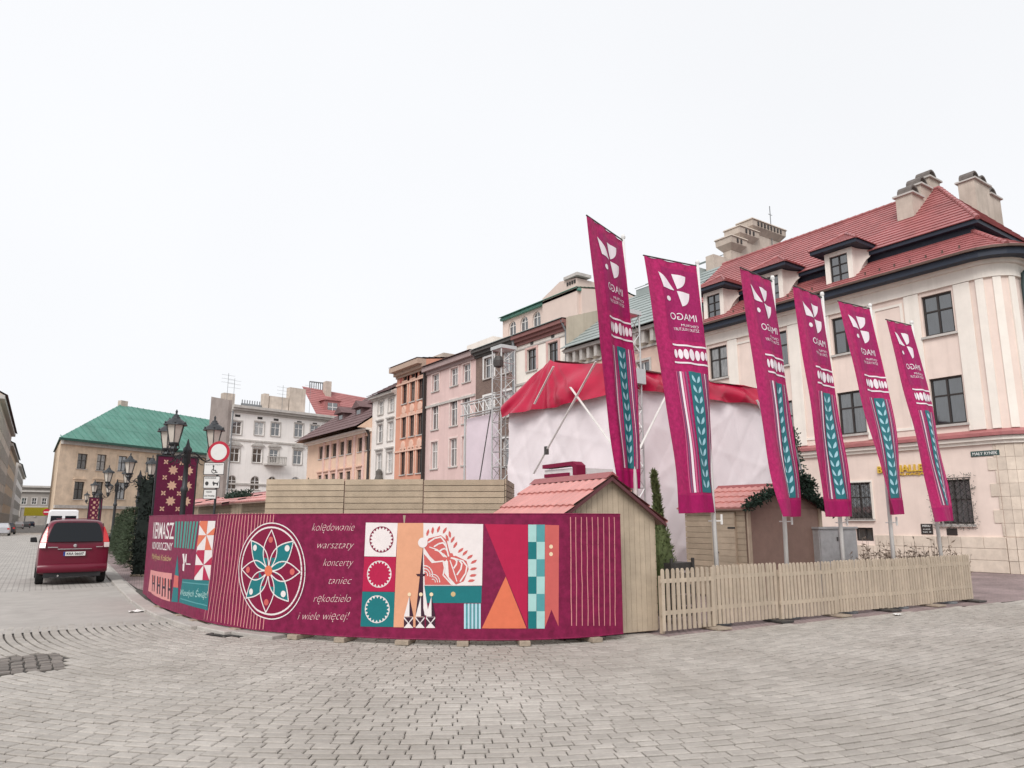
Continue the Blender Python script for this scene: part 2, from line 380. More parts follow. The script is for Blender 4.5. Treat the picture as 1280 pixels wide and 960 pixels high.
# ------------------------------------------------------------------ facades
def glassmat(name, ramp):
    m = mat(name, (.03, .036, .044), .04, .1, 2, .05, 1.2, spec=.9, ior=1.9); t = m.node_tree; b = t.nodes['Principled BSDF']
    oi = t.nodes.new('ShaderNodeObjectInfo'); cr = t.nodes.new('ShaderNodeValToRGB'); cr.color_ramp.interpolation = 'CONSTANT'
    while len(cr.color_ramp.elements) < len(ramp): cr.color_ramp.elements.new(.5)
    for e, (p, c) in zip(cr.color_ramp.elements, ramp): e.position = p; e.color = (*c, 1)
    wv = t.nodes.new('ShaderNodeTexNoise'); mp = t.nodes.new('ShaderNodeMapping'); gm = t.nodes.new('ShaderNodeNewGeometry'); mp.inputs['Scale'].default_value = (5, 5, .6); t.links.new(gm.outputs['Position'], mp.inputs[0]); t.links.new(mp.outputs[0], wv.inputs['Vector'])
    rr = t.nodes.new('ShaderNodeMapRange'); rr.inputs[1].default_value = .35; rr.inputs[2].default_value = .65; rr.inputs[3].default_value = .45; rr.inputs[4].default_value = 1.3; t.links.new(wv.outputs[0], rr.inputs[0])
    mu = t.nodes.new('ShaderNodeMix'); mu.data_type = 'RGBA'; mu.blend_type = 'MULTIPLY'; mu.inputs[0].default_value = 1
    t.links.new(oi.outputs['Random'], cr.inputs[0]); t.links.new(cr.outputs[0], mu.inputs[6]); t.links.new(rr.outputs[0], mu.inputs[7]); t.links.new(mu.outputs[2], b.inputs['Base Color']); return m
M_GLASS = glassmat('window glass', [(0, (.022, .026, .032)), (.4, (.05, .055, .06)), (.65, (.02, .022, .026)), (.8, (.17, .165, .16))])
M_GLASSC = glassmat('window glass with pale curtain', [(0, (.10, .10, .105)), (.35, (.34, .33, .32)), (.6, (.16, .16, .165)), (.8, (.42, .41, .40))])
M_FR_W = mat('white window frame', (.74, .72, .70), .5, .05, 8)
M_FR_D = mat('dark brown window frame', (.035, .028, .026), .5, .1, 8)
M_STONE = mat('grey stone trim', (.50, .47, .44), .8, .15, 4, .2, 60, dirt=.3)
M_SOFFIT = mat('dark blue cornice board', (.020, .027, .045), .55, .15, 3)
M_ZINC = mat('weathered zinc', (.20, .21, .22), .55, .15, 4, metal=.3)
class Fac:
    def __init__(s, O, du, n): s.O = Vector(O); s.du = Vector(du).normalized(); s.n = Vector(n).normalized()
    def p(s, u, z, d=0): return s.O + s.du * u + s.n * d + Vector((0, 0, z))
    def box(s, mb, u0, u1, z0, z1, d0, d1): return mb.obox(s.p(u0, z0, d0), s.du * (u1 - u0), s.n * (d1 - d0), (0, 0, z1 - z0))
    def wall(s, mb, u0, u1, z0, z1, ops, depth=.2):
        us = sorted({u0, u1} | {v for o in ops for v in o[:2]}); zs = sorted({z0, z1} | {v for o in ops for v in o[2:4]})
        for a, b in zip(us, us[1:]):
            for c, d in zip(zs, zs[1:]):
                m_, k_ = (a + b) / 2, (c + d) / 2
                if any(o[0] < m_ < o[1] and o[2] < k_ < o[3] for o in ops): continue
                mb.quad(s.p(a, c), s.p(b, c), s.p(b, d), s.p(a, d))
        for a, b, c, d in [o[:4] for o in ops]:
            for q in (((a, c), (b, c)), ((b, c), (b, d)), ((b, d), (a, d)), ((a, d), (a, c))):
                mb.quad(s.p(*q[0]), s.p(*q[1]), s.p(*q[1], -depth), s.p(*q[0], -depth))
    def shell(s, mb, u0, u1, z0, z1, dep):
        """sides, back and top of a block behind the front wall"""
        P = s.p
        mb.quad(P(u0, z0), P(u0, z1), P(u0, z1, -dep), P(u0, z0, -dep)); mb.quad(P(u1, z0), P(u1, z1), P(u1, z1, -dep), P(u1, z0, -dep))
        mb.quad(P(u0, z0, -dep), P(u1, z0, -dep), P(u1, z1, -dep), P(u0, z1, -dep)); mb.quad(P(u0, z1), P(u1, z1), P(u1, z1, -dep), P(u0, z1, -dep))
_wc = {}
def win(fac, root, uc, z0, w, h, fm=None, mull=1, tr=(.64,), fw=.07, trim=None, tw=.13, sill=True, sillm=None, arch=None, pane=None, head=None, inset=.13, name='window'):
    fm = fm or M_FR_W; pane = pane or M_GLASS
    key = (round(fac.du.x, 3), round(fac.du.y, 3), round(w, 2), round(h, 2), fm.name, mull, tr, fw, trim and trim.name, tw, sill, arch and arch.name, pane.name, head, inset)
    if key not in _wc:
        L = Fac((0, 0, 0), fac.du, fac.n); f = MB(); e0, e1 = -inset - .06, -inset
        if arch:
            n = 10; rr = w / 2; zc = h - rr
            oa = [(rr * math.cos(math.pi * k / n), zc + rr * math.sin(math.pi * k / n)) for k in range(n + 1)]
            for k in range(n):
                (a, b), (c, d) = oa[k], oa[k + 1]; q = 1 - fw / rr
                ia, ib = (a * q, zc + (b - zc) * q), (c * q, zc + (d - zc) * q)
                f.hexa([L.p(*oa[k], e0), L.p(*oa[k + 1], e0), L.p(*ib, e0), L.p(*ia, e0), L.p(*oa[k], e1), L.p(*oa[k + 1], e1), L.p(*ib, e1), L.p(*ia, e1)])
            for sg in (-1, 1): L.box(f, sg * w / 2 - (fw if sg > 0 else 0), sg * w / 2 + (fw if sg < 0 else 0), 0, zc, e0, e1)
        else:
            for sg in (-1, 1): L.box(f, sg * w / 2 - (fw if sg > 0 else 0), sg * w / 2 + (fw if sg < 0 else 0), 0, h, e0, e1)
            L.box(f, -w / 2 + fw, w / 2 - fw, h - fw, h, e0, e1)
        L.box(f, -w / 2 + fw, w / 2 - fw, 0, fw, e0, e1)
        for k in range(mull):
            u = -w / 2 + w * (k + 1) / (mull + 1); L.box(f, u - fw * .45, u + fw * .45, fw, h - fw, e0 - .005, e1 + .012)
        for t_ in tr: L.box(f, -w / 2 + fw, w / 2 - fw, h * t_ - fw * .4, h * t_ + fw * .4, e0 - .002, e1 + .006)
        p_ = MB()
        if arch: p_.quad(*[L.p(u, z, e0 + .025) for u, z in [(-w / 2, 0), (w / 2, 0)] + oa])
        else: p_.quad(L.p(-w / 2, 0, e0 + .025), L.p(w / 2, 0, e0 + .025), L.p(w / 2, h, e0 + .025), L.p(-w / 2, h, e0 + .025))
        parts = [('pane', p_, pane)]
        if sill: s_ = MB(); L.box(s_, -w / 2 - .1, w / 2 + .1, -.09, -.003, -inset - .02, .10); parts.append(('sill', s_, sillm or M_STONE))
        if trim:
            s_ = MB()
            for sg in (-1, 1): L.box(s_, min(sg * w / 2, sg * (w / 2 + tw)), max(sg * w / 2, sg * (w / 2 + tw)), 0, h, .0, .045)
            L.box(s_, -w / 2 - tw, w / 2 + tw, h + .002, h + tw, .0, .05); parts.append(('surround', s_, trim))
        if head:
            s_ = MB(); 
            if head == 'ledge': L.box(s_, -w / 2 - .22, w / 2 + .22, h + .3, h + .42, 0, .2); L.box(s_, -w / 2 - .15, w / 2 + .15, h + .2, h + .298, 0, .1)
            if head == 'gable':
                L.box(s_, -w / 2 - .3, w / 2 + .3, h + .3, h + .4, 0, .2)
                s_.prism([L.p(-w / 2 - .3, h + .42), L.p(w / 2 + .3, h + .42), L.p(.25, h + .8), L.p(-.25, h + .8)], L.n * .16)
            parts.append(('hood', s_, trim or M_STONE))
        if arch:
            s_ = MB(); n = 10
            for sg in (0, 1):
                arc = oa[:n // 2 + 1] if sg == 0 else oa[n // 2:]
                cx_ = (w / 2, h) if sg == 0 else (-w / 2, h)
                for k in range(len(arc) - 1):
                    s_.quad(L.p(*cx_, -.001), L.p(*arc[k], -.001), L.p(*arc[k + 1], -.001)); s_.quad(L.p(*arc[k], -.001), L.p(*arc[k + 1], -.001), L.p(*arc[k + 1], -.15), L.p(*arc[k], -.15))
            parts.append(('arch_head', s_, arch))
        res = []
        for nm, b_, m_ in [('window', f, fm)] + parts:
            me = bpy.data.meshes.new(nm); me.from_pydata(b_.v, [], b_.f)
            bm = bmesh.new(); bm.from_mesh(me); bmesh.ops.recalc_face_normals(bm, faces=bm.faces); bm.to_mesh(me); bm.free(); me.materials.append(m_); res.append((nm, me))
        _wc[key] = res
    res = _wc[key]
    o = link(name, res[0][1], None, root, loc=fac.p(uc, z0) - ORG[root_of(root)])
    for nm, me in res[1:]: link(nm, me, None, o)
    return o
# ------------------------------------------------------------------ corner building on the right
M_PINKW = mat('pale pink render', (.78, .645, .575), .85, .06, 1.3, .08, 60, dirt=.10, streak=.22)
M_CREAMW = mat('cream render', (.83, .77, .70), .85, .05, 1.6, .08, 60, dirt=.10, streak=.22)
M_TILE = mat('red roof tile', (.40, .14, .14), .45, .22, 2.2, .4, 30, dirt=.3, spec=.5, big=.25)
M_LSTONE = mat('limestone block', (.66, .565, .475), .9, .12, 3, .35, 25, rnd=.08, dirt=.25, streak=.25)
M_CHIM = mat('weathered chimney render', (.53, .455, .39), .9, .14, 1.5, .2, 40, dirt=.35, streak=.5)
M_GUT = mat('brown gutter', (.12, .075, .06), .5, .15, 5, metal=.3)
XR = 28.4
ROW = Fac((XR, 0, 0), (0, 1, 0), (-1, 0, 0))
path = [Vector((XR, 25.8)), Vector((XR, 11.0))] + [Vector((29.4 - math.cos(a), 11.0 - math.sin(a))) for a in [R(k) for k in (15, 30, 45, 60, 75)]] + [Vector((29.4, 10.0)), Vector((45, 10.0))]
def offs(pts, d):
    out = []
    for i, p in enumerate(pts):
        t = (pts[min(i + 1, len(pts) - 1)] - pts[max(i - 1, 0)]); a = (pts[i] - pts[max(i - 1, 0)]); b = (pts[min(i + 1, len(pts) - 1)] - pts[i])
        n1 = Vector((a.y, -a.x)) if a.length else Vector((b.y, -b.x)); n2 = Vector((b.y, -b.x)) if b.length else n1
        n1.normalize(); n2.normalize(); n = (n1 + n2).normalized(); out.append(p + n * d / max(.5, n.dot(n1)))
    return out
_t = offs(path, 1)[0]; SGN = 1 if _t.x < XR else -1
def band(mb, pts, z0, z1, d0, d1, dz=0):
    A, B = offs(pts, SGN * d0), offs(pts, SGN * d1)
    for i in range(len(pts) - 1):
        mb.hexa([(*A[i], z0), (*A[i + 1], z0), (*B[i + 1], z0 + dz), (*B[i], z0 + dz), (*A[i], z1), (*A[i + 1], z1), (*B[i + 1], z1 + dz), (*B[i], z1 + dz)])
    return mb
H1 = thing('corner_building', 'pale pink and cream building with tiled double roof, dormers and rounded corner', 'building', (XR, 18, 0))
colsY = [12.4, 16.15, 19.45, 22.8]
ops = []
for c in colsY: ops += [(c - .55, c + .55, 8.7, 10.3), (c - .58, c + .58, 5.28, 7.06)]
gops = [(12.0, 13.2, 1.66, 3.25), (15.65, 16.7, 1.85, 3.27), (15.7, 16.45, .98, 1.5), (18.9, 20.0, 1.7, 3.25), (22.2, 23.4, 0.2, 3.1)]
wl = MB(); ROW.wall(wl, 11.0, 25.8, 0, 11.2, ops + gops, .22)
A = path[1:]
for a, b in zip(A, A[1:]): wl.quad((*a, 0), (*b, 0), (*b, 11.2), (*a, 11.2))
wl.quad((45, 10, 0), (45, 24, 0), (45, 24, 11.2), (45, 10, 11.2)); wl.quad((XR, 25.8, 0), (45, 25.8, 0), (45, 25.8, 11.2), (XR, 25.8, 11.2))
wl.build('wall', M_PINKW, H1)
# pilaster strips, frieze, window aprons
for c in colsY:
    for s_ in (-1, 1): m_ = MB(); ROW.box(m_, min(c + s_ * .64, c + s_ * 1.2), max(c + s_ * .64, c + s_ * 1.2), 4.98, 10.46, 0, .06); m_.build('pilaster', M_CREAMW, H1, bevel=.012)
for a, b in ((10.98, 11.02), (24.9, 25.5)): pass
m_ = MB(); ROW.box(m_, 24.9, 25.6, 4.98, 10.46, 0, .06); m_.build('pilaster', M_CREAMW, H1)
for i in (1, 3, 5):      # strips on the rounded corner
    m_ = MB(); band(m_, path[i:i + 2], 4.98, 10.46, -.01, .06); m_.build('pilaster', M_CREAMW, H1)
m_ = MB(); band(m_, path, 10.47, 10.95, -.01, .09); m_.build('frieze', M_CREAMW, H1)
m_ = MB(); band(m_, path, 10.951, 11.2, -.01, .2); band(m_, path, 11.1, 11.2, .2, .34); m_.build('cornice', M_CREAMW, H1)
m_ = MB(); band(m_, path, 11.06, 11.36, .34, .66, .03); m_.build('eave_board', M_SOFFIT, H1)
m_ = MB(); band(m_, path, 11.33, 11.42, .662, .78); m_.build('gutter', M_GUT, H1)
m_ = MB(); band(m_, path, 4.44, 4.56, -.01, .10); band(m_, path, 4.561, 4.70, -.01, .2); m_.build('string_course', M_CREAMW, H1)
m_ = MB(); band(m_, path, 4.85, 4.97, -.01, .30, -.14); m_.build('tile_ledge', M_TILE, H1)
for a, b in zip(colsY, colsY[1:]):       # sunk blind panels between the bays
    c = (a + b) / 2; m_ = MB()
    for u0, u1, z0, z1 in ((c - .6, c - .5, 5.2, 10.25), (c + .5, c + .6, 5.2, 10.25), (c - .5, c + .5, 10.15, 10.25), (c - .5, c + .5, 5.2, 5.3)): ROW.box(m_, u0, u1, z0, z1, 0, .035)
    m_.build('panel_frame', M_CREAMW, H1)
for i, c in enumerate(colsY):
    win(ROW, H1, c, 8.7, 1.1, 1.6, M_FR_D, 1, (.6,), .075, None, sill=True, inset=.1)
    win(ROW, H1, c, 5.28, 1.16, 1.78, M_FR_D, 1, (.62,), .075, None, sill=True, inset=.1)
w1 = win(ROW, H1, 12.6, 1.66, 1.2, 1.59, M_FR_D, 1, (.55,), .07, None, inset=.14)
w2 = win(ROW, H1, 16.175, 1.85, 1.05, 1.42, M_FR_D, 1, (.6,), .06, M_CREAMW, .1, inset=.14)
win(ROW, H1, 16.075, .98, .75, .52, M_FR_D, 1, (), .05, None, sill=False)
win(ROW, H1, 19.45, 1.7, 1.1, 1.55, M_FR_D, 1, (.6,), .06)
dr = MB(); ROW.box(dr, 22.2, 23.4, .2, 3.1, -.22, -.14)
for k in range(2):
    for z in (.4, 1.3, 2.2): ROW.box(dr, 22.28 + k * .58, 22.74 + k * .58, z, z + .75, -.14, -.115)
dr.build('door', M_FR_D, H1)
def grille(c, z0, w, h, name='window_grille'):
    m_ = MB(); n = int(w / .17)
    for k in range(n + 1):
        u = c - w / 2 + w * k / n; m_.tube([ROW.p(u, z0, .09), ROW.p(u, z0 + h, .09)], .012, 5)
    k = 0; st = .24
    t = -h
    while t < w:      # lattice diagonals
        for sg in (1, -1):
            a, b = max(t, 0), min(t + h, w)
            if b > a: m_.tube([ROW.p(c + sg * (-w / 2 + a), z0 + (a - t), .1), ROW.p(c + sg * (-w / 2 + b), z0 + (b - t), .1)], .008, 4)
        t += st
    for z in (z0, z0 + h): m_.tube([ROW.p(c - w / 2 - .05, z, .09), ROW.p(c + w / 2 + .05, z, .09)], .016, 5)
    return m_.build(name, M_IRON, H1)
grille(12.6, 1.62, 1.3, 1.68); grille(16.175, 1.82, 1.1, 1.46)
# limestone plinth and corner quoins, block by block
rq = random.Random(5)
z = 0.0
for h_ in (.42, .40, .40):
    u = 11.02 + rq.uniform(0, .4)
    ROW2 = u
    pts_u = [11.02]
    while pts_u[-1] < 25.7: pts_u.append(min(25.8, pts_u[-1] + rq.uniform(.7, 1.5)))
    for a, b in zip(pts_u, pts_u[1:]):
        if any(a < o[1] and b > o[0] and z < o[3] and z + h_ > o[2] for o in gops[2:]) : continue
        m_ = MB(); ROW.box(m_, a + .004, b - .004, z + .004, z + h_ - .004, -.03, .05 + rq.uniform(0, .025)); m_.build('stone_block', M_LSTONE, H1, bevel=.012)
    for i in range(1, len(path) - 1):
        m_ = MB(); band(m_, path[i:i + 2], z + .004, z + h_ - .004, -.02, .06 + rq.uniform(0, .02)); m_.build('stone_block', M_LSTONE, H1)
    z += h_
for i in range(7):
    z0 = 1.24 + i * .455; lng = i % 2
    m_ = MB(); ROW.box(m_, 11.02, 11.1 + .22 * lng, z0, z0 + .445, -.02, .03); m_.build('quoin', M_LSTONE, H1, bevel=.01)
    for k in range(1, 6): m_ = MB(); band(m_, path[k:k + 2], z0, z0 + .445, -.02, .031); m_.build('quoin', M_LSTONE, H1)
# roof: lower skirt, dark break, upper hipped slope
EV = offs(path, SGN * .74); zE = 11.40; UP = [Vector((29.5, 25.8)), Vector((29.5, 11.35))] + [Vector((29.5, 11.35))] * 5 + [Vector((29.9, 11.35)), Vector((45, 11.35))]
m_ = MB()
for i in range(len(EV) - 1): m_.courses((*EV[i], zE), (*EV[i + 1], zE), (*UP[i + 1], 12.72), (*UP[i], 12.72), 8, .035)
m_.build('lower_roof', M_TILE, H1)
m_ = MB(); hp_ = [(EV[4].x, EV[4].y, zE + .03), (29.5, 11.35, 12.78)]
for k in range(9):
    a = Vector(hp_[0]).lerp(Vector(hp_[1]), k / 9); b = Vector(hp_[0]).lerp(Vector(hp_[1]), (k + 1.1) / 9); m_.tube([a, b], [.10, .075], 8)
m_.build('hip_tiles', M_TILE, H1)
m_ = MB()
m_.box(29.35, 29.6, 11.2, 25.8, 12.6, 13.0); m_.box(29.6, 45, 11.2, 11.45, 12.6, 13.0)
m_.box(29.08, 29.349, 10.93, 25.8, 12.86, 13.02); m_.box(29.35, 45, 10.93, 11.199, 12.86, 13.02); m_.build('eave_board', M_SOFFIT, H1)
m_ = MB(); RZ = 16.45; RX = 33.0; RY = 13.75
m_.courses((29.02, 10.87, 13.02), (29.02, 25.8, 13.02), (RX, 25.8, RZ), (RX, RY, RZ), 17, .035)
m_.courses((29.02, 10.87, 13.02), (37.0, 10.87, 13.02), (RX, RY, RZ), (RX, RY, RZ), 15, .035)
m_.courses((37.0, 10.87, 13.02), (37.0, 25.8, 13.02), (RX, 25.8, RZ), (RX, RY, RZ), 12, .035)
m_.courses((37.0, 10.87, 13.02), (45, 10.87, 13.02), (45, 14.2, 16.2), (37.6, 14.2, 16.2), 12, .035)
m_.quad((RX, 25.8, RZ), (29.02, 25.8, 13.02), (37, 25.8, 13.02)); m_.quad((36.5, 14.2, 12.9), (45, 14.2, 12.9), (45, 14.2, 16.2), (37.6, 14.2, 16.2))
m_.build('upper_roof', M_TILE, H1)
m_ = MB()
def ridge(mb, a, b, n, r0=.10):
    a, b = Vector(a), Vector(b)
    for k in range(n): mb.tube([a.lerp(b, k / n), a.lerp(b, min(1, (k + 1.12) / n))], [r0, r0 * .78], 8)
ridge(m_, (29.05, 10.9, 13.05), (RX, RY, RZ + .03), 14); ridge(m_, (RX, RY, RZ + .03), (RX, 25.8, RZ + .03), 34)
m_.build('ridge_tiles', M_TILE, H1)
m_ = MB()      # snow guards on the skirt
for k in range(24):
    y = 11.2 + k * .6
    if min(abs(y - c) for c in (16.0, 19.35, 22.7)) < .9: continue
    m_.box(27.98, 28.02, y, y + .05, 11.58, 11.78)
m_.build('snow_guard', M_GUT, H1)
for c in (16.0, 19.35, 22.7):
    fx, z0, z1 = 28.14, 11.5, 13.12
    D = Fac((fx, c, 0), (0, 1, 0), (-1, 0, 0))
    m_ = MB(); D.wall(m_, -.62, .62, z0, z1, [(-.4, .4, 11.62, 12.93)], .12)
    for s_ in (-1, 1): m_.quad(D.p(s_ * .62, z0), D.p(s_ * .62, z1), D.p(s_ * .62, z1, -2.2), D.p(s_ * .62, z0 + 1.2, -1.6))
    for s_ in (-1, 1):   # cheeks flare out and back into the slope
        n = 6
        for k in range(n):
            t0, t1 = k / n, (k + 1) / n
            f_ = lambda t: (s_ * (.622 + .55 * (t ** 1.8)), z0 + .15 + (1.0 - (1 - t) ** 2) * 1.35, -.25 - 1.15 * t)
            a, b = f_(t0), f_(t1); m_.quad(D.p(*a), D.p(*b), D.p(b[0], z1, b[2]), D.p(a[0], z1, a[2]))
    dm = m_.build('dormer', M_CREAMW, H1)
    wo = win(D, H1, 0, 11.62, .8, 1.31, M_FR_D, 1, (.36, .68), .05, None, sill=True, inset=.06); wo.parent = dm
    m_ = MB(); a0, a1, b0, b1 = -1.05, 1.05, .38, -2.6
    for u0, u1, d0, d1 in ((a0, a1, b0 - .12, b0), (a0, a0 + .12, -1.6, b0 - .121), (a1 - .12, a1, -1.6, b0 - .121)): D.box(m_, u0, u1, 13.13, 13.28, d0, d1)
    m_.quad(D.p(a0, 13.14, b0), D.p(a1, 13.14, b0), D.p(a1, 13.14, -1.6), D.p(a0, 13.14, -1.6))
    m_.build('fascia', M_SOFFIT, dm)
    m_ = MB(); ap0, ap1 = D.p(0, 14.05, -.75), D.p(0, 14.05, -2.6)
    m_.courses(D.p(a0 - .05, 13.285, b0 + .05), D.p(a1 + .05, 13.285, b0 + .05), ap0, ap0, 5, .03)
    m_.courses(D.p(a0 - .05, 13.285, b0 + .05), D.p(a0 - .05, 13.285, -2.0), ap1, ap0, 5, .03)
    m_.courses(D.p(a1 + .05, 13.285, b0 + .05), D.p(a1 + .05, 13.285, -2.0), ap1, ap0, 5, .03)
    for s_ in (-1, 1): ridge(m_, D.p(s_ * 1.1, 13.32, b0 + .04), ap0 + Vector((0, 0, .04)), 5, .06)
    m_.build('dormer_roof', M_TILE, dm)
def pots(mb, x, y, z, w, ax, n=1):
    """half-round tile hood over a flue"""
    ax = Vector(ax); q = Vector((-ax.y, ax.x, 0)); m = 8; rr = w / 2
    for k in range(m):
        a, b = math.pi * k / m, math.pi * (k + 1) / m
        P = lambda t, r, s: Vector((x, y, z)) + q * r * math.cos(t) + Vector((0, 0, r * math.sin(t))) + ax * s
        mb.hexa([P(a, rr, -.3), P(b, rr, -.3), P(b, rr * .8, -.3), P(a, rr * .8, -.3), P(a, rr, .3), P(b, rr, .3), P(b, rr * .8, .3), P(a, rr * .8, .3)])
def chimney(parent, steps, y0, y1, zb, m, ax=(0, 1, 0), label='chimney'):
    o = MB()
    for x0, x1, zt in steps: o.box(x0, x1, y0, y1, zb, zt)
    ch = o.build(label, m, parent)
    for x0, x1, zt in steps:
        c = MB(); c.box(x0 - .08, x1 + .08, y0 - .1, y1 + .1, zt + .002, zt + .08); c.build('cap', M_STONE, ch); n = max(1, round((x1 - x0) / .75))
        for k in range(n): h = MB(); pots(h, x0 + (x1 - x0) * (k + .5) / n, (y0 + y1) / 2, zt + .16, .74, ax); h.build('flue_hood', mat('dark fired clay', (.14, .12, .11), .8, .25, 5), ch)
    return ch
chimney(H1, [(30.9, 31.8, 15.75), (31.801, 32.7, 16.4), (32.701, 33.7, 17.0)], 14.0, 14.7, 13.2, M_CHIM)
chimney(H1, [(35.3, 36.9, 17.35), (36.901, 38.0, 17.0)], 13.2, 13.9, 13.0, M_CHIM)
# downpipe bending under the eave
m_ = MB(); m_.tube([(29.6, 9.34, 11.3), (29.55, 9.5, 11.0), (29.5, 9.85, 10.6), (29.5, 9.9, 10.2), (29.5, 9.9, .1)], .06, 8); m_.build('downpipe', mat('dark green pipe', (.03, .05, .05), .5), H1)
m_ = MB(); m_.tube([(27.75, 25.6, 11.3), (28.0, 25.7, 10.9), (28.28, 25.75, 10.75), (28.3, 25.75, .1)], .06, 8); m_.build('downpipe', MATS['dark green pipe'], H1)
# wall lettering and plates
M_GOLD = mat('gilded letter', (.72, .47, .06), .4, .1, 5, metal=.2, spec=.6)
M_PLATE = mat('dark green plate', (.05, .09, .085), .4); M_PLW = mat('plate lettering', (.80, .80, .78), .5, .02)
def solidtext(name, txt, fac, uc, z, wid, hgt, d0, d1, m, parent=None, flip=1, bold=.0, shear=0):
    V, Fc, bb = textmesh(txt, bold=bold, shear=shear); mb = MB(); sx, sy = wid / (bb[1] - bb[0]), hgt / (bb[3] - bb[2])
    P = lambda v, d: fac.p(uc + flip * ((v[0] - (bb[0] + bb[1]) / 2) * sx), z + (v[1] - bb[2]) * sy, d)
    n = len(V); mb.v = [P(v, d1) for v in V] + [P(v, d0) for v in V]; mb.f = [f for f in Fc]
    ec = {}
    for f in Fc:
        for i in range(len(f)): e = (f[i], f[(i + 1) % len(f)]); ec[e] = ec.get(e, 0) + 1
    if d1 - d0 > .005:
        for a, b in ec:
            if (b, a) not in ec: mb.f.append((a, b, b + n, a + n))
    return mb.build(name, m, parent)
bs = thing('wall_sign', 'raised golden BIERHALLE RESTAURACJA letters on the pink wall', 'sign', (XR - .02, 14.4, 3.4))
solidtext('letters', 'BIERHALLE', ROW, 14.38, 3.62, 1.75, .27, .005, .09, M_GOLD, bs, -1, .02)
solidtext('small_letters', 'RESTAURACJA', ROW, 14.2, 3.46, 1.4, .12, .005, .06, M_GOLD, bs, -1, .015)
def wallplate(name, label, uc, z, w_, h_, lines, m=None):
    t = thing(name, label, 'plate', (XR - .02, uc, z)); b = MB(); ROW.box(b, uc - w_ / 2, uc + w_ / 2, z, z + h_, .003, .03); b.build('plate', m or M_PLATE, t, bevel=.005)
    for i, (tx, zz, ww, hh) in enumerate(lines): solidtext('lettering', tx, ROW, uc, z + zz, ww, hh, .031, .034, M_PLW, t, -1, .01)
    return t
wallplate('street_name_plate', 'dark green street name plate reading MAŁY RYNEK on the wall', 11.36, 4.03, .92, .19, [('MAŁY RYNEK', .045, .8, .1)])
wallplate('menu_board', 'small black menu board on the pink wall between the windows', 13.62, 1.28, .42, .38, [('MENU', .27, .28, .07), ('DZIŚ', .16, .25, .05), ('zupa 18', .05, .3, .06)], M_FR_D)
wallplate('vent_cover', 'small dark vent cover on the wall under the grilled window', 12.75, 1.26, .36, .24, [], M_FR_D)
# strings of small lights round the grilled window
lt = MB()
for k in range(46):
    t = k / 46 * 5.9; u, z = (11.9 + t, 3.36) if t < 1.4 else ((11.9, 3.36 - (t - 1.4)) if t < 3.2 else ((11.9 + t - 3.2, 1.55) if t < 4.6 else (13.3, 1.55 + t - 4.6)))
    for j in range(4):
        a = ROW.p(u + rq.gauss(0, .05), z + rq.gauss(0, .05), rq.uniform(.04, .15)); lt.tube([a, a + Vector((rq.gauss(0, .05), rq.gauss(0, .06), rq.gauss(0, .06)))], .006, 4)
tagit(lt.build('light_string', mat('dark cable', (.05, .06, .05), .6)), 'dark twiggy light string framing the grilled window', 'light string')

# ------------------------------------------------------------------ the row of old houses along the square
def cy(x, y, X=XR): return onX(x, y, X).y
def cz(x, y, X=XR): return onX(x, y, X).z
def rowhouse(name, label, y0, y1, zt, wallm, wins, dep=11, X=XR, cornice=None, ccol=None, roof=None, strips=(), zb=0):
    """wins: dicts with u, z0, w, h and window keywords"""
    F = Fac((X, 0, 0), (0, 1, 0), (-1, 0, 0)); t = thing(name, label, 'house', (X, (y0 + y1) / 2, 0))
    m_ = MB(); F.wall(m_, y0, y1, zb, zt, [(k['u'] - k['w'] / 2, k['u'] + k['w'] / 2, k['z0'], k['z0'] + k['h']) for k in wins], .2)
    F.shell(m_, y0, y1, zb, zt, dep); m_.build('wall', wallm, t)
    for k in wins:
        k = dict(k); u, z0, w_, h_ = k.pop('u'), k.pop('z0'), k.pop('w'), k.pop('h'); win(F, t, u, z0, w_, h_, **k)
    if cornice:
        c = MB()
        for z0, z1, d in cornice: F.box(c, y0 + .01, y1 - .01, z0, z1, -.02, d)
        c.build('cornice', ccol, t)
    for z0, z1, d, m in strips: c = MB(); F.box(c, y0 + .01, y1 - .01, z0, z1, 0, d); c.build('string_course', m, t)
    if roof:
        zr, xr, rm, ov = roof; c = MB()
        c.courses((X - ov, y0, zt + .02), (X - ov, y1, zt + .02), (X + xr, y1, zr), (X + xr, y0, zr), 12, .04)
        c.courses((X + dep, y0, zt + .02), (X + dep, y1, zt + .02), (X + xr, y1, zr), (X + xr, y0, zr), 4, .03)
        c.build('roof', rm, t)
        for ye in (y0 + .02, y1 - .02): c = MB(); c.add([(X - ov + .1, ye, zt - .1), (X + dep - .1, ye, zt - .1), (X + xr, ye, zr - .1)], [(0, 1, 2)]); c.build('gable', wallm, t)
    return t, F
def grid(us, fl, **kw): return [dict(u=u, z0=z, w=kw.get('w', 1.0), h=h, **{k: v for k, v in kw.items() if k != 'w'}) for z, h in fl for u in us]
M_SALMON = mat('faded salmon render', (.60, .44, .37), .9, .14, 1, .1, 40, dirt=.35)
M_GREYROOF = mat('grey green sheet roof', (.31, .35, .34), .55, .12, 1.2, .1, 20, metal=.1)
M_GREEN = mat('green copper roof', (.10, .25, .20), .6, .2, .5, .1, 10, dirt=.3, streak=.3)
M_DKROOF = mat('dark plum roof tile', (.145, .085, .085), .75, .2, 1.5, .3, 20)
M_TAN = mat('bare tan firewall', (.46, .40, .32), .95, .1, .8, .3, 30, dirt=.3, streak=.4)
